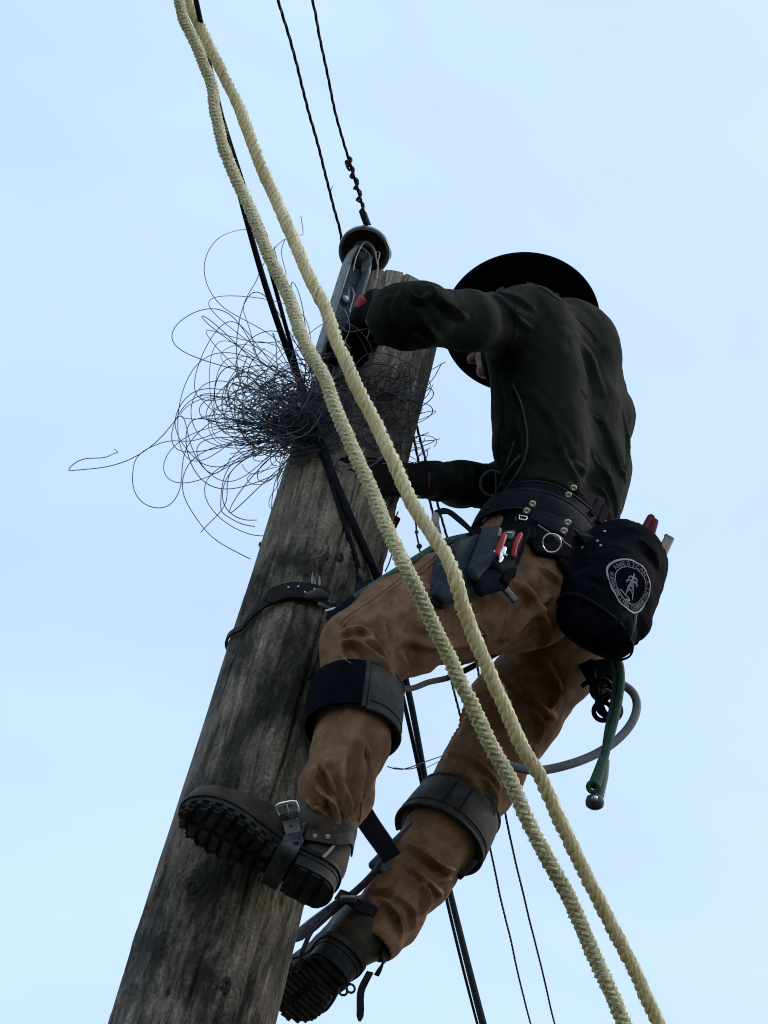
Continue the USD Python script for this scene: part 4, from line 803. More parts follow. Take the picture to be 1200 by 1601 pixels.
person.part('glove_cuff', tube(np.array([LW - cuffd * 0.034, LW - cuffd * 0.030, LW - cuffd * 0.008, LW - cuffd * 0.004]) + (-_R * 0.007), [0.026, 0.0315, 0.031, 0.027], 24), M['red'], 40, parent=gl[0], label='red cuff')
RW = Q(642, 752, 2.315)
gr = glove(RW, -_R * 0.86 - _U * 0.34 + np.array([0, -0.60, 0]), np.array([-0.35, 0.92, 0.1]), [(0.25, 0.45, 0.4), (0.30, 0.55, 0.4), (0.40, 0.6, 0.5), (0.5, 0.7, 0.5)], 'black glove of the lower hand resting against the pole', spread=0.12, tcurl=0.25, s=1.02, back=Q(672, 753, 2.35))
cuffd = gr[2]
person.part('glove_cuff', tube(np.array([RW - cuffd * 0.030, RW - cuffd * 0.027, RW - cuffd * 0.014, RW - cuffd * 0.011]), [0.028, 0.033, 0.032, 0.028], 24), M['dark_red'], 40, parent=gr[0], label='dark red cuff')

# ---- boots
def boot(heel, toe, up, shaft, label, L=0.30, wide=1.0):
    fw = nrm(toe - heel); up = nrm(up - fw * (np.asarray(up) @ fw)); lt = np.cross(up, fw); k = L / 0.30
    X = lambda x, y, z: heel + fw * x * k + lt * y * k * wide + up * z * k
    Mx = np.array([fw * k, lt * k * wide, up * k])
    pts = [(0, 0), (.012, .028), (.05, .036), (.11, .033), (.17, .043), (.215, .050), (.26, .043), (.288, .024), (.298, 0), (.288, -.022), (.26, -.038), (.215, -.046), (.17, -.041), (.11, -.033), (.05, -.035), (.012, -.027)]
    o = spline([(x, y, 0) for x, y in pts], 120, closed=True)[:, :2]; out = Polygon(o)
    def ext(poly, z0, z1): 
        ms = []
        for gg in getattr(poly, 'geoms', [poly]):
            e = trimesh.creation.extrude_polygon(gg, z1 - z0, engine='earcut'); v = np.asarray(e.vertices); v[:, 2] += z0; ms.append((heel + v @ Mx, e.faces))
        return cat(ms)
    bt = person.part('boot', ext(out.buffer(0.004), -0.006, 0.004), M['rubber'], 30, label=label)
    a = np.linspace(0, 1, 241)[:-1]; ring = out.exterior; teeth = []
    for i, q in enumerate(a):
        p = np.array(ring.interpolate(q, normalized=True).coords[0]); c = np.array([0.15, 0.0]); n = nrm(p - [min(max(p[0], .05), .25), 0]); teeth.append(p - n * (0.0055 if (i // 4) % 2 else 0.0))
    saw = Polygon(teeth).buffer(0)
    person.part('midsole', ext(out.buffer(0.0005), -0.016, -0.006), M['rubber'], 30, parent=bt)
    person.part('outsole', ext(saw.intersection(sbox(0.098, -1, 1, 1)), -0.026, -0.016), M['rubber'], 25, parent=bt)
    person.part('heel_block', ext(out.intersection(sbox(-1, -1, 0.086, 1)).buffer(-.001), -0.044, -0.016), M['rubber'], 25, parent=bt)
    lug = []
    for x in np.arange(0.108, 0.285, 0.0215):
        for sgn in (-1, 1):
            poly = saw.buffer(-0.002).intersection(Polygon([(x, sgn * .006), (x + .013, sgn * .006), (x + .007, sgn * .07), (x - .007, sgn * .07)]))
            if poly.area > 1e-6: person.part('lug', ext(poly, -0.034, -0.026), M['rubber'], 25, parent=bt)
    for x in (0.012, 0.036, 0.06):
        poly = out.buffer(-0.004).intersection(sbox(x, -.07, x + .015, .07)); person.part('lug', ext(poly, -0.050, -0.044), M['rubber'], 25, parent=bt)
    b = Blob(0.03)
    for c, r in (((.248, .002, .020), (.048, .040, .038)), ((.195, .002, .026), (.055, .045, .044)), ((.05, 0, .035), (.048, .037, .05))): b.ell(X(*c), np.array([fw, lt, up]), np.array(r) * k, 0.03)
    b.chain([(X(.20, 0, .028), .036 * k), (X(.135, 0, .052), .040 * k), (X(.085, 0, .088), .044 * k), (shaft + (X(.085, 0, .088) - shaft) * 0.45, 0.046 * k), (shaft, .038 * k)], 0.03)
    b.bone(X(.045, 0, .03), shaft + (X(.045, 0, .06) - shaft) * .4, .038 * k, .042 * k, .03)
    b.half(heel - up * 0.001, -up)
    v, f = b.mesh(0.0035); n_ = vnormals(v, f); ft = (v - heel) @ fw / k; hz = (v - heel) @ up / k
    dsp = 0.0022 * (meshkit.fbm(v * 45, 3, 3) - .5) + 0.0025 * np.exp(-((ft - .215 - .12 * (hz - .03)) / .004) ** 2) * (hz > .01) * 0 - 0.003 * np.exp(-((ft - .165 + .1 * hz) / .006) ** 2) * (hz > .03) - 0.002 * np.exp(-((ft - .145 + .15 * hz) / .005) ** 2) * (hz > .03) + 0.0018 * (1 / (1 + np.exp((ft - .085) / .002))) + 0.0015 / (1 + np.exp(-(ft - .212 + .2 * np.abs((v - heel) @ lt)) / .0015))
    person.part('upper', (v + n_ * dsp[:, None], f), M['boot'], True, parent=bt)
    return bt, b, X, (fw, lt, up)
lboot = boot(Q(527, 1384, 2.212), Q(296, 1262, 2.168), np.array([0.05, 0.42, 0.9]), Q(516, 1282, 2.20), 'brown leather boot set against the front of the pole', L=float(np.linalg.norm(Q(527, 1384, 2.205) - Q(284, 1256, 2.15))))
rbt_u = nrm(.55 * _R + .52 * _U + .62 * _F); rbt_f = nrm(-.42 * _R - .54 * _U + .74 * _F)
rboot = boot(Q(549, 1480, 2.555), Q(549, 1480, 2.555) + rbt_f, rbt_u, Q(591, 1448, 2.605), 'dark leather boot seen from under its heel behind the pole', L=0.315, wide=1.2)
# boot seams and laces
def lace(bt, pts, r, m): person.part('lace', tube(spline(pts, 40), r, 6), M[m], True, parent=bt[0])
lace(lboot, [on(488, 1357, .002, lboot[1]), on(500, 1345, .004, lboot[1]), on(515, 1330, .003, lboot[1]), on(524, 1318, .003, lboot[1])], 0.0030, 'binding')

# ------------------------------------------------------------------ climbers (leg irons) with pads and straps
def climber(label, cc, ax, hgt, segs, lining):
    return Thing('climber', label, 'climbing iron', cc, 'climbing irons strapped to the shins')
c1c = Q(556, 1108, 2.205); c1a = nrm(Q(566, 1012, 2.21) - Q(546, 1175, 2.20)); toC = nrm(CAM - c1c)
cl1 = Thing('climber', 'steel climbing iron on the nearer leg, black pad and leather cuff below the knee', 'climbing iron', c1c)
(b_, o_) = wrap(LL, c1c, c1a, -0.050, 0.042, 0.007, 0.006, (-2.7, 0.10), ref=toC, nz=7, lip=0.001); cl1.part('shin_pad', b_, M['canvas'], 40, label='black shin pad')
(b_, o_) = wrap(LL, c1c, c1a, -0.054, 0.046, 0.003, 0.004, (0.22, 2.75), ref=toC, nz=7, lip=0.004); cf = cl1.part('cuff', b_, M['cuff'], 40, label='brown grey leather cuff')
for j in (0, 6):
    cl1.part('edge_binding', tube(o_[:, j], 0.0032, 8), M['cuff'], True, parent=cf)
cl1.part('stitching', tube(o_[2:-2, 1] * 1.0 + (o_[2:-2, 1] - c1c - c1a * ((o_[2:-2, 1] - c1c) @ c1a)[:, None]) * 0.004, 0.0012, 6), M['leather_dark'], True, parent=cf)
(b_, o_) = wrap(LL, c1c, c1a, -0.050, 0.048, 0.002, 0.008, (0.06, 0.20), ref=toC, nz=5, nth=8); cl1.part('cuff_edge', b_, M['cuff'], 40)
inner = nrm(RIGHT + 0.2 * FACE)
sh_t, sh_b = c1c + inner * 0.072 + c1a * 0.03, lboot[2](0.105, 0.045, -0.02)
sh_m = (sh_t + sh_b) / 2 + inner * 0.01
cl1.part('shank', strip(spline([sh_t, sh_m, sh_b + lboot[3][2] * 0.05, sh_b], 40), FACE, 0.026, 0.006), M['dark_steel'], 35)
cl1.part('stirrup', strip(spline([lboot[2](0.105, 0.047, -0.01), lboot[2](0.105, 0.043, -0.030), lboot[2](0.105, 0.0, -0.034), lboot[2](0.105, -0.043, -0.030), lboot[2](0.105, -0.050, 0.0)], 40), lboot[3][0], 0.030, 0.005), M['dark_steel'], 35)
gt = lboot[2](0.105, 0.05, 0.01); gp_ = pole_c(gt[2] - 0.03) * [1, 1, 0] + [0, 0, gt[2] - 0.035]; gdir = nrm((gp_ - gt) * [1, 1, 0.3]); cl1.part('gaff', tube(np.array([gt + [0, 0, .03], gt + gdir * 0.01, gt + gdir * 0.05]), [0.006, 0.008, 0.001], 10), M['dark_steel'])
# broad dark strap seen between the legs
cl1.part('calf_strap', strip(spline([Q(548, 1235, 2.32), Q(566, 1270, 2.36), Q(585, 1300, 2.42), Q(606, 1330, 2.50), Q(612, 1340, 2.53)], 30), nrm(_R * 0.8 + _U * 0.55), 0.038, 0.006), M['black'], 35)
# ankle strap round the boot, its loose end hanging from the buckle
st = [on(x, y, 0.004, lboot[1]) for x, y in ((478, 1304), (490, 1306), (505, 1309), (520, 1311), (535, 1311), (547, 1309))]
back = st[-1] + np.array([0.010, 0.05, 0.005])
L_strap = cl1.part('ankle_strap', strip(spline(st + [back], 40), nrm(lax), 0.021, 0.0035), M['cuff'], 35)
st2 = [st[0], on(468, 1303, .004, lboot[1]), on(458, 1296, .004, lboot[1]), on(452, 1284, .004, lboot[1])]
cl1.part('ankle_strap', strip(spline(st2, 20), nrm(lax), 0.020, 0.0035), M['leather_dark'], 35)
for (x, y) in ((492, 1307), (512, 1308)):
    p = on(x, y, 0.007, lboot[1]); cl1.part('rivet', revolve([(0, 0), (0.0042, 0), (0.0038, 0.002), (0.0015, 0.0025), (0, 0.0015)], p, nrm(CAM - p), 14), M['brass'], 30, parent=L_strap)
dn = nrm(CAM - on(450, 1290, 0.01, lboot[1]))
tp_ = [on(449, 1264, .014, lboot[1]), on(452, 1280, .017, lboot[1]), on(457, 1297, .018, lboot[1]), on(462, 1312, .016, lboot[1]), on(466, 1326, .013, lboot[1])]
tp_ = [np.array(p) for p in tp_]; base_d = depth(tp_[1]) - 0.004; tp_ = [QD(x, y, base_d + .001 * i) for i, (x, y) in enumerate(((447, 1258), (451, 1275), (456, 1294), (461, 1311), (466, 1325)))]
bp = spline(tp_, 30); wv = np.full(30, 0.0245); wv[-5:] = [0.024, 0.023, 0.020, 0.015, 0.008]
tng = cl1.part('strap_end', strip(bp, _R + 0.1 * _U, wv, 0.0035), M['strap'], 35, label='worn pale grey strap end')
for i in (8, 14, 20): cl1.part('strap_hole', ball(bp[i] - _F * 0.0022, 0.0016, 1), M['leather_dark'], True, parent=tng)
b0 = QD(449, 1264, base_d - 0.003); bu = nrm(bp[3] - bp[0]); bw = nrm(_R - bu * (_R @ bu))
cl1.part('buckle', tube(np.array([b0 + bw * x * 0.0155 + bu * y * 0.008 for x, y in ((-1, -1), (-.6, -1.25), (.6, -1.25), (1, -1), (1.1, 0), (1, 1), (.6, 1.2), (-.6, 1.2), (-1, 1), (-1.1, 0))]), 0.0026, 8, closed=True), M['bright_steel'], True)
cl1.part('buckle_prong', rod(b0 - bu * 0.012, b0 + bu * 0.009, 0.0017), M['bright_steel'], True)
k0 = QD(452, 1275, base_d - 0.003); cl1.part('strap_keeper', tube(np.array([k0 + bw * x * 0.0150 + bu * y * 0.003 for x, y in ((-1, -1), (1, -1), (1.05, 0), (1, 1), (-1, 1), (-1.05, 0))]), 0.0022, 8, closed=True), M['dark_steel'], True)

c2c = Q(696, 1283, 2.64); c2a = nrm(Q(748, 1212, 2.65) - Q(652, 1362, 2.63)); toC = nrm(CAM - c2c)
cl2 = Thing('climber', 'steel climbing iron on the farther leg, stitched dark cuff and shank reaching for the pole', 'climbing iron', c2c)
(b_, o_) = wrap(RLg, c2c, c2a, -0.046, 0.048, 0.003, 0.0045, (-2.2, 2.4), ref=toC, nz=7, lip=0.008); cf2 = cl2.part('cuff', b_, M['cuff'], 40)
for j in (0, 6): cl2.part('edge_binding', tube(o_[:, j], 0.0034, 8), M['cuff'], True, parent=cf2)
for i in (30, 36): cl2.part('stitching', tube(o_[i, 1:6] * 1.0 + toC * 0.001, 0.0018, 6), M['black'], True, parent=cf2)
cl2.part('stitching', tube(o_[8:-8, 1] + toC * 0.0006, 0.0012, 6), M['leather_dark'], True, parent=cf2)
cl2.part('cuff_buckle', rbox((0.05, 0.012, 0.018), 0.003, basis(Q(765, 1320, 2.6) - Q(716, 1372, 2.6), toC), Q(730, 1358, 2.615)), M['leather_dark'], 30)
cl2.part('shank', hull([(Q(690, 1268, 2.60), .011), (Q(672, 1262, 2.60), .009), (Q(598, 1362, 2.585), .009), (Q(583, 1352, 2.585), .009)]), M['dark_steel'], 30)
cl2.part('shank_bar', strip(spline([Q(600, 1345, 2.58), Q(575, 1375, 2.575), Q(545, 1402, 2.57), Q(520, 1420, 2.57)], 24), _R * .6 - _U * .6 + _F, 0.016, 0.006), M['dark_steel'], 30)
cl2.part('gaff', tube(spline([Q(540, 1404, 2.57), Q(512, 1426, 2.57), Q(485, 1448, 2.56), Q(466, 1462, 2.54), Q(450, 1472, 2.52)], 24), np.interp(np.linspace(0, 1, 24), [0, .5, .8, 1], [.009, .012, .011, .003]), 10), M['dark_steel'])
cl2.part('stirrup', strip(spline([Q(525, 1418, 2.57), Q(500, 1440, 2.56), Q(482, 1465, 2.56), Q(472, 1490, 2.57), Q(470, 1502, 2.58), Q(480, 1520, 2.60)], 40), nrm(_F + .3 * _R), 0.020, 0.004), M['dark_steel'], 30)
cl2.part('ankle_strap', strip(spline([Q(528, 1398, 2.57), Q(545, 1405, 2.55), Q(560, 1415, 2.545), Q(580, 1422, 2.55), Q(596, 1440, 2.56), Q(604, 1468, 2.58), Q(600, 1500, 2.59), Q(588, 1525, 2.6)], 50), nrm(rax + 0.3 * _U), 0.022, 0.004), M['leather_dark'], 35)
cl2.part('ankle_buckle', rbox((0.030, 0.010, 0.020), 0.003, basis(_R, _F), Q(545, 1405, 2.54)), M['dark_steel'], 30)
cl2.part('strap_end', strip(spline([Q(578, 1520, 2.58), Q(570, 1535, 2.57), Q(564, 1550, 2.57), Q(563, 1575, 2.57), Q(562, 1596, 2.57)], 30), nrm(_R + .25 * _F), np.r_[np.full(27, 0.013), .011, .008, .004], 0.004), M['leather_dark'], 35, label='dark strap end hanging free below the boot')
for c in ((548, 1545), (536, 1549)): cl2.part('strap_ring', torus(Q(*c, 2.575), _F + .3 * _R, 0.0075, 0.0022, 20, 8), M['dark_steel'], True)

# ------------------------------------------------------------------ belts
wc = Q(862, 800, 2.42)
belt = Thing('tool_belt', 'navy lineman body belt with copper rivets round the waist of the worker', 'tool belt', wc)
zc = lambda z: wc + np.array([0, 0, z])
(b_, o1) = wrap(TB, wc, [0.02, 0, 1], -0.128, -0.082, 0.006, 0.006, nth=110, nz=5, smooth=20); up_b = belt.part('upper_belt', b_, M['navy'], 40)
ct = np.array([0.10, -0.04, 1.0])
(b_, o2) = wrap(TB, wc - [0, 0, 0.168], ct, -0.036, 0.026, 0.010, 0.008, nth=110, nz=7, smooth=25); lo_b = belt.part('lower_belt', b_, M['navy'], 40)
for oo, par in ((o1, up_b), (o2, lo_b)):
    for j in (0, -1): belt.part('belt_edge', tube(oo[:, j], 0.0025, 6, closed=True), M['pouch'], True, parent=par)
Bv = Blob(0.02); Bv.pr = W.pr
def plate(pts, th, off, name, m, parent=None):
    return belt.part(name, hull([(on(x, y, off), th) for x, y in pts]), M[m], 30, parent=parent)
plate([(898, 762), (905, 800), (942, 782), (940, 822)], 0.005, 0.008, 'belt_pad', 'canvas')
plate([(838, 785), (830, 812), (890, 800), (880, 838)], 0.005, 0.016, 'belt_pad', 'navy')
for x, y, off in ((896, 763, .022), (888, 774, .022), (832, 788, .028), (823, 799, .028), (887, 817, .03), (881, 830, .028)):
    p = on(x, y, off); nn_ = nrm(CAM - p); belt.part('rivet', revolve([(0, 0), (0.0072, 0), (0.0068, 0.003), (0.004, 0.0042), (0.002, 0.003), (0, 0.003)], p - nn_ * .003, nn_, 20), M['brass'], 30)
plate([(812, 806), (892, 822), (884, 872), (838, 862)], 0.007, 0.010, 'belt_flap_or_hem', 'canvas'); plate([(744, 814), (800, 796), (800, 826), (746, 840)], 0.005, 0.004, 'belt_flap_or_hem', 'canvas'); plate([(742, 836), (832, 812), (832, 842), (748, 852)], 0.006, 0.012, 'belt_flap_or_hem', 'canvas'); plate([(886, 820), (912, 850), (892, 905), (876, 880)], 0.008, 0.008, 'belt_flap_or_hem', 'canvas')  # the front one under the belt stands in for the dark sweatshirt hem
for px in ([(935, 780), (922, 802), (926, 806), (936, 800)], [(944, 790), (934, 815), (940, 820), (952, 796)]): plate(px, 0.003, 0.018, 'belt_loop', 'canvas')
belt.part('front_buckle', tube(np.array([on(x, y, .028) for x, y in ((811, 806), (824, 808), (822, 813), (812, 812))]), 0.0018, 8, closed=True), M['bright_steel'], True)
pb = [Q(748, 842, 2.26), Q(728, 822, 2.25), Q(712, 808, 2.25), Q(697, 799, 2.25), Q(683, 802, 2.25), Q(680, 815, 2.25), Q(684, 835, 2.26), Q(688, 868, 2.27)]
belt.part('front_strap', strip(spline(pb[:5], 30), nrm(_U * .6 + _F), 0.020, 0.003), M['navy'], 35)
belt.part('front_strap', strip(spline(pb[4:], 30), nrm(_R + _F * .3), 0.016, 0.003), M['strap'], 35, label='pale grey end of the front strap')
belt.part('front_strap', strip(spline([Q(752, 828, 2.28), Q(735, 846, 2.27), Q(716, 858, 2.27), Q(690, 868, 2.27)], 30), nrm(_U + _F), 0.022, 0.004), M['navy'], 35)

# cords hanging from the shirt to the belt
cd = Thing('drawcord', 'thin dark cord running down the front of the sweatshirt with a loop at the belt', 'cord', on(815, 700, .006))
cd.part('cord', tube(spline([on(x, y, .004) for x, y in ((800, 600), (812, 625), (820, 655), (824, 690), (820, 715), (808, 740), (795, 760), (783, 785))], 80), 0.0024, 8), M['cord'], True)
cd.part('cord', tube(spline([on(x, y, .005) for x, y in ((803, 690), (797, 710), (788, 735), (778, 765), (774, 775))], 50), 0.0022, 8), M['cord'], True)
cd.part('cord_tip', tube(spline([on(x, y, .008) for x, y in ((813, 712), (802, 724), (793, 736), (785, 750))], 20), 0.0034, 8), M['cord'], True)
lp = on(783, 760, .010); cd.part('cord_loop', tube(spline([QD(x, y, depth(lp)) for x, y in ((782, 740), (768, 736), (756, 742), (750, 755), (754, 767), (766, 775), (782, 776), (800, 779))], 60), 0.0030, 8), M['cord'], True)
cd.part('cord', tube(spline([QD(x, y, depth(lp)) for x, y in ((773, 735), (775, 755), (774, 773))], 20), 0.002, 8), M['cord'], True)

# ------------------------------------------------------------------ tool holsters on the thigh
ho = Thing('tool_pouch', 'slate leather tool holsters hanging from the belt over the thigh', 'tool pouch', on(745, 880, .02))
def pouch(name, pts, r, off, m='pouch', lb=None): return ho.part(name, hull([(on(x, y, o) if np.isscalar(o) else o, r) for (x, y), o in zip(pts, off if np.ndim(off) else [off] * len(pts))]), M[m], 25, label=lb)
pouch('backing', [(735, 842), (822, 822), (800, 900), (730, 900)], 0.006, 0.010, 'canvas')
pouch('sheath', [(716, 852), (748, 842), (734, 925), (690, 938), (680, 930)], 0.009, 0.022)
pouch('sheath', [(684, 872), (712, 862), (690, 946), (677, 940)], 0.008, 0.014)
pouch('sheath', [(760, 832), (776, 830), (768, 872), (741, 902), (738, 892)], 0.010, 0.034)
pouch('sheath', [(782, 845), (812, 846), (800, 888), (778, 892), (770, 880)], 0.010, 0.032, 'navy')
pouch('bottom_pocket', [(746, 902), (782, 896), (786, 914), (752, 924)], 0.010, 0.028, 'navy')
pouch('hanging_strap', [(816, 822), (824, 828), (806, 880), (790, 912), (784, 908)], 0.006, 0.036, 'canvas')
pouch('punch', [(776, 910), (780, 906), (806, 936), (803, 941)], 0.0035, 0.022, 'dark_steel')
ck = on(784, 858, .046); cu = nrm(on(780, 880, .046) - on(787, 855, .046)); cn_ = nrm(CAM - ck); cn_ = nrm(cn_ - cu * (cn_ @ cu)); cw = np.cross(cu, cn_)
cp = ho.part('spring_clip', hull([(ck + cw * a * .0055 + cu * b, .0035) for a, b in ((-1, -.004), (1, -.004), (1, .012), (-1, .012))]), M['bright_steel'], 30)
ho.part('clip_bar', rod(ck + cw * .013 + cu * .016, ck - cw * .013 + cu * .016, .0028), M['bright_steel'], parent=cp)
ho.part('clip_tongue', tube(np.array([ck + cu * .014, ck + cu * .028 - cw * .003, ck + cu * .036 - cw * .004, ck + cu * .044 - cw * .002]), [.004, .005, .0035, .002], 10), M['bright_steel'], parent=cp)
pl = Thing('pliers', 'pliers with two red grips standing in the thigh holster', 'pliers', on(795, 850, .04))
pl.part('grip', tube(spline([on(788, 836, .052), on(784, 848, .05), on(780, 858, .046), on(776, 870, .042)], 16), [.0045] + [.0062] * 14 + [.005], 12), M['red'], True)
pl.part('grip', tube(spline([on(814, 834, .052), on(808, 846, .05), on(804, 857, .046), on(802, 872, .042)], 16), [.003] + [.005] * 14 + [.0045], 12), M['red'], True)
pl.part('jaw', hull([(on(790, 878, .036), .005), (on(796, 880, .036), .005), (on(790, 890, .034), .003)]), M['dark_steel'], 30)
lv2 = Thing('torpedo_level', 'small green-topped tool lying flat at the top of the thigh holster', 'hand tool', on(796, 834, .04))
lv2.part('body', hull([(on(790, 834, .045), .005), (on(801, 833, .045), .005), (on(796, 842, .045), .005)]), M['green'], 30); lv2.part('face', hull([(on(793, 833, .051), .002), (on(799, 833, .051), .002)]), M['steel'], 30)
rd = Thing('folded_cutters', 'short red-handled cutters tucked at the front of the belt above the knee', 'cutters', on(705, 862, .02))
rd.part('handle', tube(spline([on(694, 858, .012), on(702, 864, .014), on(712, 866, .016), on(718, 862, .016)], 16), .0052, 10), M['dark_red'], True)
rd.part('handle', tube(spline([on(700, 872, .012), on(708, 868, .014), on(714, 866, .016)], 16), .0048, 10), M['dark_red'], True)
rd.part('pivot', revolve([(0, 0), (.006, 0), (.006, .004), (0, .004)], on(708, 866, .022), nrm(CAM - on(708, 866, .02)), 16), M['dark_steel'], 30)

kr = Thing('key_ring', 'shiny round steel ring clipped on the belt beside the black bag', 'ring', on(863, 848, .03))
kc = on(862, 849, .034); kn_ = nrm(CAM - kc)
kr.part('ring', torus(kc, kn_ + .15 * _R, .0178, .0016, 48, 8), M['bright_steel'], True)
f0, f1 = on(868, 839, .038), on(878, 846, .038); kr.part('ferrule', rod(f0, f1, .0065, .0062, 18), M['galv'], 30); kr.part('pin', rod(on(841, 821, .03), f0, .0018, .0018, 8), M['tie']); kr.part('pin', rod(f1, on(891, 856, .032), .0028, .0032, 8), M['wire'])

# ------------------------------------------------------------------ canvas bolt bag with emblem
bag = Blob(0.03)
BB, BT = S(926, 955, 2.27, 50), S(985, 868, 2.30, 53)
bag.chain([BB, S(955, 915, 2.275, 60), BT], 0.02); bag.bone(S(915, 935, 2.24, 44)[0], S(945, 975, 2.26, 46)[0], S(915, 935, 2.24, 44)[1], S(945, 975, 2.26, 46)[1], 0.03); bag.bone(S(905, 972, 2.25, 30)[0], S(962, 1002, 2.27, 28)[0], S(905, 972, 2.25, 30)[1], S(962, 1002, 2.27, 28)[1], 0.03); bag.bone(S(1020, 878, 2.32, 26)[0], S(990, 975, 2.29, 28)[0], S(1020, 878, 2.32, 26)[1], S(990, 975, 2.29, 28)[1], 0.03); bag.bone(S(925, 880, 2.29, 46)[0], S(960, 862, 2.30, 46)[0], S(925, 880, 2.29, 46)[1], S(960, 862, 2.30, 46)[1], 0.03)
bdir = nrm(BT[0] - BB[0]); bax = nrm(0.5 * bdir + np.array([0.25, 0, 0.7]))
bag.half(BT[0] + bax * 0.040, bax); bag.carve(BT[0] + bax * 0.06, BT[0] - bax * 0.02, BT[1] * .9, BT[1] * .8)
bagt = Thing('bolt_bag', 'black canvas bolt bag with round tower emblem hanging at the hip', 'bag', BB[0])
BF = [([(880, 900), (905, 880), (940, 885)], .006, .010), ([(885, 960), (900, 930), (925, 915)], .006, .011), ([(905, 900), (940, 905), (960, 940)], -.006, .012), ([(990, 965), (985, 985), (965, 1005)], .005, .008), ([(1005, 840), (1025, 865), (1035, 885)], .006, .010), ([(930, 1000), (960, 985), (975, 960)], .005, .010)]
gv_, gf_ = bag.mesh(0.0045); gv_, gf_ = folds(gv_, gf_, BF, [((14, 14, 14), .010, 31), ((40, 40, 40), .004, 32)])
bagt.part('body', (gv_, gf_), M['canvas'], True)
(b_, o_) = wrap(bag, BB[0], bax, -0.052, -0.046, 0.001, 0.004, nth=90, nz=3); bagt.part('piping', b_, M['navy'], True)
bagt.part('side_pocket', refine(hull([(Q(1000, 968, 2.33), .010), (Q(1004, 964, 2.33), .008), (Q(992, 1003, 2.32), .008), (Q(975, 1000, 2.32), .010), (Q(985, 968, 2.30), .010)]), .006, 3), M['canvas'], True)
bagt.part('hanger', hull([(on(905, 838, .02), .006), (on(945, 838, .02), .006), (Q(930, 870, 2.255), .006), (Q(965, 855, 2.26), .006)]), M['navy'], 30)
for x, y in ((903, 850), (910, 856), (933, 846), (938, 853), (944, 831)): 
    p = bag.trace(CAM + ray(x, y) * 2, ray(x, y), .001)[0]; bagt.part('stud', revolve([(0, 0), (.003, 0), (.002, .002), (0, .002)], p, nrm(CAM - p), 10), M['steel'], 30)
bagt.part('drawstring', tube(spline([bag.trace(CAM + ray(x, y) * 2, ray(x, y), .003)[0] for x, y in ((994, 960), (992, 975), (988, 990), (984, 1002))], 20), .0022, 8), M['cord'], True)
# emblem: ring, words, lattice tower
e0 = bag.trace(CAM + ray(985, 916) * 2, ray(985, 916), 0)[0]; en = bag.grad(e0); ev = nrm((_R * 0.42 + _U * 0.9) - en * ((_R * 0.42 + _U * 0.9) @ en)); eu = np.cross(ev, en)
bagtree = cKDTree(gv_); gn_ = vnormals(gv_, gf_)
def lay(xy, h):
    p = e0 + eu * xy[:, :1] + ev * xy[:, 1:2] + en * 0.03
    q = bag.trace(p, np.broadcast_to(-en, p.shape), 0.0, 50, 0.09)
    d, i = bagtree.query(q, k=6); off = ((gv_[i] - q[:, None]) * gn_[i]).sum(-1).max(1)
    return q + gn_[i[:, 0]] * (off + 0.0012 + h)[:, None]
def flat(poly, h=0.0, dens=0.004):
    ms = []
    for gg in getattr(poly, 'geoms', [poly]):
        gg = gg.segmentize(dens); v, f = trimesh.creation.triangulate_polygon(gg, engine='earcut'); ms.append((lay(np.asarray(v), h), f))
    return cat(ms)
ER = 0.0540; ang = np.linspace(0, 2 * np.pi, 145)
def ring(r0, r1):
    a = lay(np.stack([r0 * np.cos(ang), r0 * np.sin(ang)], 1), 0); b = lay(np.stack([r1 * np.cos(ang), r1 * np.sin(ang)], 1), 0); n = len(ang); i = np.arange(n - 1)
    return np.vstack([a, b]), np.stack([i, i + n, i + n + 1, i + 1], 1)
emb = bagt.part('emblem', cat([ring(ER * .93, ER), ring(ER * .655, ER * .68)]), M['thread'], True, label='round silver thread emblem')
def arc_text(txt, r, mid, inward=False, hgt=0.0088):
    out = []; adv = hgt * 0.98; n = len(txt)
    for i, ch in enumerate(txt):
        if ch == ' ': continue
        mt = meshkit.text_mesh(ch, hgt, 0.0004, bold=True); v = np.asarray(mt.vertices)[:, :2]; v = v - [(v[:, 0].min() + v[:, 0].max()) / 2, 0]
        off = (i - (n - 1) / 2) * adv / r
        if not inward: a = mid - off; up2 = np.array([math.cos(a), math.sin(a)]); rt = np.array([math.sin(a), -math.cos(a)]); o = up2 * r
        else: a = mid + off; up2 = -np.array([math.cos(a), math.sin(a)]); rt = np.array([-math.sin(a), math.cos(a)]); o = -up2 * (r + hgt)
        xy = o + v[:, :1] * rt + v[:, 1:] * up2; out.append((lay(xy, 0.0), mt.faces))
    return cat(out)
bagt.part('lettering', arc_text('NORTH AMERICAN LINEMAN', ER * .715, math.pi / 2 - 0.05), M['thread'], False, parent=emb)
bagt.part('lettering', arc_text('TRAINING CENTER', ER * .715, -math.pi / 2 - 0.1, True), M['thread'], False, parent=emb)
for a in (math.pi * 1.02, 0.05): bagt.part('star', flat(Point(ER * .8 * math.cos(a), ER * .8 * math.sin(a)).buffer(.0016)), M['thread'], False, parent=emb)
k = ER
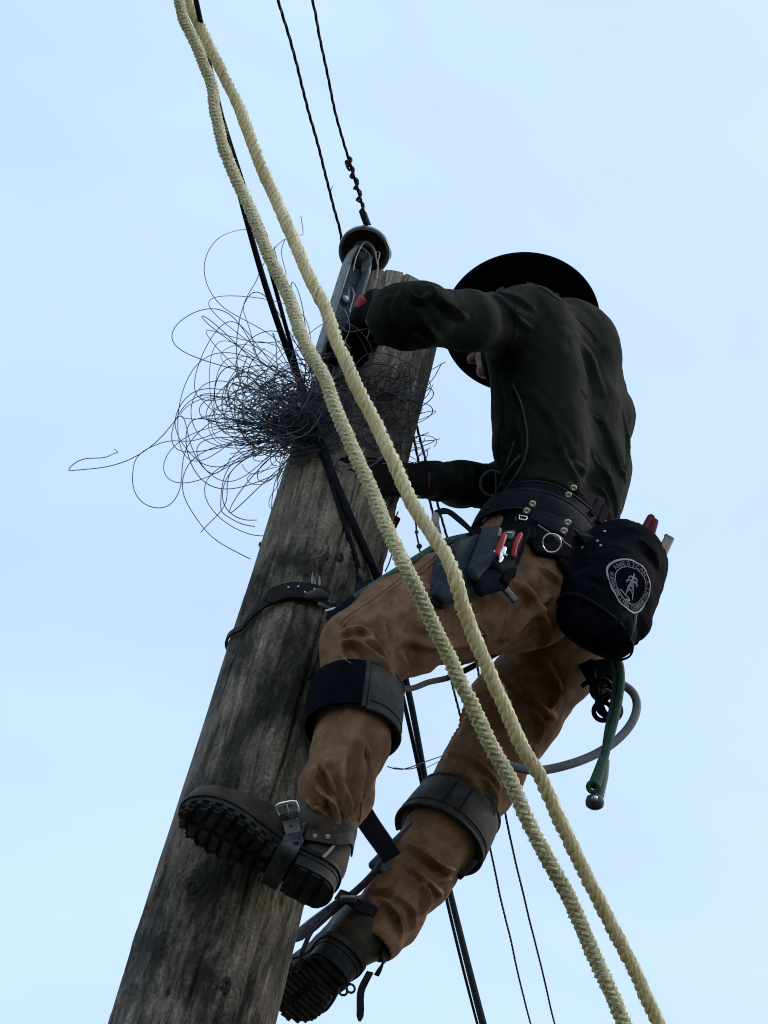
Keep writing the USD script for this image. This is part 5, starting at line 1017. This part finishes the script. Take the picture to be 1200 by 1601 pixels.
tower = union_all([LineString(l).buffer(w) for l, w in (([(-.20 * k, -.42 * k), (-.05 * k, .12 * k), (0, .44 * k)], .0013), ([(.20 * k, -.42 * k), (.05 * k, .12 * k), (0, .44 * k)], .0013), ([(-.16 * k, -.28 * k), (.10 * k, -.08 * k), (-.07 * k, .06 * k), (.05 * k, .16 * k)], .0009), ([(.16 * k, -.28 * k), (-.10 * k, -.08 * k), (.07 * k, .06 * k), (-.05 * k, .16 * k)], .0009),
    ([(0, .16 * k), (-.16 * k, .17 * k), (-.22 * k, .12 * k), (-.20 * k, .07 * k)], .0015), ([(0, .16 * k), (.16 * k, .17 * k), (.22 * k, .12 * k), (.20 * k, .07 * k)], .0015), ([(0, .30 * k), (-.12 * k, .32 * k), (-.18 * k, .27 * k), (-.17 * k, .23 * k)], .0014), ([(0, .30 * k), (.12 * k, .32 * k), (.18 * k, .27 * k), (.17 * k, .23 * k)], .0014))])
bagt.part('tower', flat(tower, 0.0002), M['thread'], False, parent=emb)
hill = LineString([(-.46 * k, -.36 * k), (-.25 * k, -.44 * k), (0.02 * k, -.50 * k), (.05 * k, -.56 * k), (-.15 * k, -.60 * k)]).buffer(.0014)
bagt.part('hill', flat(hill, 0.0003), M['thread'], False, parent=emb)
# tools standing in the bag
pr2 = Thing('lineman_pliers', 'pliers with dark red handles sticking out of the black bag', 'pliers', Q(1010, 840, 2.36))
pr2.part('handle', hull([(Q(1001, 838, 2.36), .008), (Q(1017, 810, 2.37), .009)]), M['dark_red'], True); pr2.part('handle', hull([(Q(1015, 845, 2.36), .008), (Q(1023, 816, 2.37), .008)]), M['dark_red'], True)
pr2.part('pivot', hull([(Q(1000, 856, 2.35), .009), (Q(1012, 858, 2.35), .009)]), M['dark_steel'], 30)
hm = Thing('folding_rule', 'flat wooden tool end sticking up beside the red pliers in the bag', 'hand tool', Q(1040, 850, 2.36))
hm.part('blade', hull([(Q(1031, 862, 2.355), .005), (Q(1038, 868, 2.355), .005), (Q(1041, 839, 2.365), .004), (Q(1050, 844, 2.365), .004)]), M['wood_grip'], 30); hm.part('end_cap', hull([(Q(1041, 838, 2.365), .0048), (Q(1050, 843, 2.365), .0048)]), M['galv'], 30)

# ------------------------------------------------------------------ positioning lanyard round the pole
ly = Thing('lanyard', 'green positioning lanyard with leather pad looped round the pole above the knee', 'lanyard', pole_hit(480, 930, .01))
ly.part('rope', tube(spline([Q(738, 838, 2.27), Q(700, 846, 2.24), Q(660, 868, 2.20), Q(620, 893, 2.19), Q(585, 915, 2.20), Q(555, 935, 2.215), Q(528, 953, 2.235)], 60), .0076, 12), M['green'], True)
ly.part('rope', tube(spline([Q(640, 884, 2.215), Q(600, 912, 2.22), Q(565, 932, 2.235), Q(535, 945, 2.25), Q(512, 950, 2.256)], 50), .0068, 12), M['leather_dark'], True)
pc_ = [pole_hit(x, y, .005) for x, y in ((512, 947), (490, 938), (465, 934), (440, 937), (415, 947), (394, 964), (378, 984))]
z_end = pc_[-1][2]; a_end = math.atan2(pc_[-1][1] - PY_, pc_[-1][0] - PX)
zb = Q(628, 1078, 2.52)[2]; bk = []
for u in np.linspace(0.12, 1, 12):
    a = a_end - (a_end % (2 * np.pi) - 0.95) * u if False else (a_end + 2 * np.pi if a_end < 0 else a_end) + (0.95 - ((a_end + 2 * np.pi) if a_end < 0 else a_end)) * u
    bk.append(np.array([PX + .1345 * math.cos(a), PY_ + .1345 * math.sin(a), z_end + (zb - z_end) * u]))
lpth = spline(pc_ + bk + [Q(628, 1076, 2.60), Q(668, 1067, 2.66), Q(705, 1058, 2.70), Q(760, 1030, 2.70), Q(850, 985, 2.68)], 160)
_k = int(np.argmin(np.linalg.norm(lpth - bk[-1], axis=1))); _n = nrm((lpth[:_k, :2] - pole_c(3.5)[:2])); lpth[:_k, :2] = pole_c(3.5)[:2] + _n * 0.1345
_a = np.unwrap(np.arctan2(_n[:, 1], _n[:, 0])); _kn = np.unwrap([math.atan2(*(q[:2] - pole_c(3.5)[:2])[::-1]) for q in pc_ + bk]); _o = np.argsort(_kn); lpth[:_k, 2] = np.interp(_a - _a[0], (_kn - _kn[0])[_o], np.array([q[2] for q in pc_] + [pc_[-1][2] + (zb - pc_[-1][2]) * u for u in np.linspace(.12, 1, 12)])[_o])
ly.part('strap', strip(lpth, [0, 0, 1], np.interp(np.linspace(0, 1, 160), [0, .6, 1], [.012, .012, .014]), .005), M['leather_dark'], 35)
padp = spline([pole_hit(x, y, .010) for x, y in ((512, 938), (495, 929), (475, 924), (452, 924), (432, 930), (420, 936))], 40)
pad = ly.part('leather_pad', strip(padp, [0, 0, 1], np.r_[.030, .036, np.full(36, .040), .036, .026], .008), M['leather_dark'], 35, label='dark riveted leather pad')
for i in (5, 10, 15, 20, 26): ly.part('rivet', ball(padp[i] + nrm(padp[i] - pole_c(padp[i][2])) * .004 + [0, 0, .006 * (-1) ** i], .0022, 1), M['bright_steel'], True, parent=pad)
pt = pole_hit(495, 930, .014); ly.part('pad_tongue', refine(hull([(pole_hit(482, 932, .014), .008), (pole_hit(500, 927, .014), .010), (pole_hit(508, 932, .014), .008)]), .004, 4), M['cuff'], True)
ly.part('adjuster_plate', hull([(Q(515, 965, 2.235), .007), (Q(550, 935, 2.215), .007), (Q(532, 985, 2.24), .007), (Q(560, 962, 2.22), .006)]), M['black'], 25)
ly.part('adjuster_cam', hull([(Q(560, 916, 2.235), .007), (Q(580, 912, 2.235), .007), (Q(572, 930, 2.23), .007), (Q(560, 930, 2.23), .007)]), M['black'], 25)
ly.part('adjuster_lever', hull([(Q(500, 945, 2.24), .005), (Q(528, 960, 2.235), .006), (Q(510, 952, 2.24), .005)]), M['dark_steel'], 25)
ly.part('adjuster_side', hull([(Q(570, 938, 2.225), .005), (Q(590, 922, 2.215), .004), (Q(572, 948, 2.22), .005), (Q(588, 936, 2.215), .004)]), M['black'], 25)
ly.part('adjuster_pin', rod(Q(508, 956, 2.23), Q(524, 951, 2.23), .003), M['steel'])
ly.part('snap_hook', tube(spline([Q(738, 838, 2.27), Q(726, 850, 2.262), Q(712, 852, 2.26), Q(700, 846, 2.25)], 20), .007, 10), M['dark_steel'], True)

hl = Thing('hanging_line', 'short dark cord with a knot hanging between glove and lanyard', 'cord', Q(652, 830, 2.35))
hl.part('cord', tube(spline([Q(646, 805, 2.36), Q(650, 820, 2.355), Q(651, 835, 2.35), Q(654, 850, 2.35), Q(656, 862, 2.35)], 40), .0020, 8), M['cord'], True)
for x, y, r in ((651, 832, .0042), (655, 854, .0058)): hl.part('knot', ball(Q(x, y, 2.35), r), M['cord'], True)
tg = Thing('wrist_tag', 'small red and grey tool end dangling under the lower glove', 'tool', Q(620, 815, 2.45))
tg.part('tag', hull([(Q(613, 808, 2.45), .005), (Q(622, 812, 2.45), .005), (Q(616, 826, 2.45), .004)]), M['dark_red'], True); tg.part('line', tube(spline([Q(622, 800, 2.46), Q(618, 812, 2.45), Q(617, 840, 2.44), Q(608, 880, 2.42), Q(602, 893, 2.40)], 30), .0016, 6), M['wire'], True)

# ------------------------------------------------------------------ gear hanging behind the worker
gh = Thing('spare_lanyard', 'green spare lanyard hanging from the back of the belt, capped end down', 'lanyard', Q(962, 1040, 2.44))
def Y_(pts, Y): return [Q(x, y, Y) for x, y in pts]
gh.part('rope', tube(spline(Y_([(955, 1010), (966, 1030), (971, 1055), (968, 1090), (960, 1130), (950, 1165), (944, 1190)], 2.40), 60), .0072, 12), M['green'], True)
gh.part('rope', tube(spline(Y_([(958, 1030), (961, 1060), (958, 1100), (950, 1140), (945, 1175), (942, 1190)], 2.41), 60), .0068, 12), M['green'], True)
gh.part('sleeve', rod(Q(943, 1186, 2.40), Q(929, 1228, 2.40), .0095, .0125, 18), M['green'], 40, label='pale green plastic sleeve')
gh.part('eye', torus(Q(927, 1230, 2.398), _F + .2 * _R, .0095, .0045, 28, 10), M['green'], True)
gh.part('hanger_bar', hull([(Q(948, 1190, 2.42), .006), (Q(938, 1245, 2.42), .007), (Q(944, 1215, 2.42), .008)]), M['galv'], 30)
gh.part('end_cap', revolve([(0, 0), (.012, 0), (.0165, .004), (.0175, .012), (.015, .020), (.008, .024), (0, .024)], Q(929, 1262, 2.41), _U * 1.0 - .3 * _F, 28), M['dark_steel'], 40)
gh.part('end_bolt', ball(Q(929, 1248, 2.388), .006), M['steel'], True)
hs = Thing('grey_hose_loop', 'stiff grey hose loop curving out behind the thigh', 'hose loop', Q(985, 1100, 2.45))
hs.part('hose', tube(spline(Y_([(790, 1195), (830, 1204), (870, 1200), (915, 1186), (952, 1166), (980, 1140), (994, 1112), (992, 1088), (977, 1073), (955, 1066), (940, 1068)], 2.46), 90), .0088, 16), M['hose'], True)
hk_ = Thing('snap_hooks', 'cluster of black snap hooks and rings hanging behind the seat', 'snap hooks', Q(940, 1080, 2.46))
hk_.part('strap', strip(spline(Y_([(915, 1035), (928, 1058), (942, 1080)], 2.47), 20), _R + .4 * _U, .034, .005), M['canvas'], 35)
hk_.part('block', refine(hull([(p, .010) for p in Y_([(925, 1040), (955, 1035), (930, 1062), (958, 1060)], 2.455)]), .005, 3), M['canvas'], True)
for (x, y, R_, r_, tl_) in ((940, 1078, .020, .006, .5), (950, 1100, .022, .0065, -.3), (942, 1112, .018, .005, .2)): hk_.part('ring', torus(Q(x, y, 2.45), _F + tl_ * _R, R_, r_, 36, 10), M['black'], True)
hk_.part('hook_body', tube(spline(Y_([(926, 1050), (930, 1072), (936, 1095), (946, 1118), (958, 1124), (968, 1114), (964, 1098)], 2.45), 40), .0075, 10), M['black'], True)
hk_.part('swivel', tube(spline(Y_([(938, 1085), (946, 1080), (956, 1088), (960, 1100)], 2.43), 20), .006, 10), M['dark_steel'], True)
hk_.part('gate', rod(Q(910, 1072, 2.46), Q(930, 1058, 2.46), .005, .006, 10), M['black'], 30)
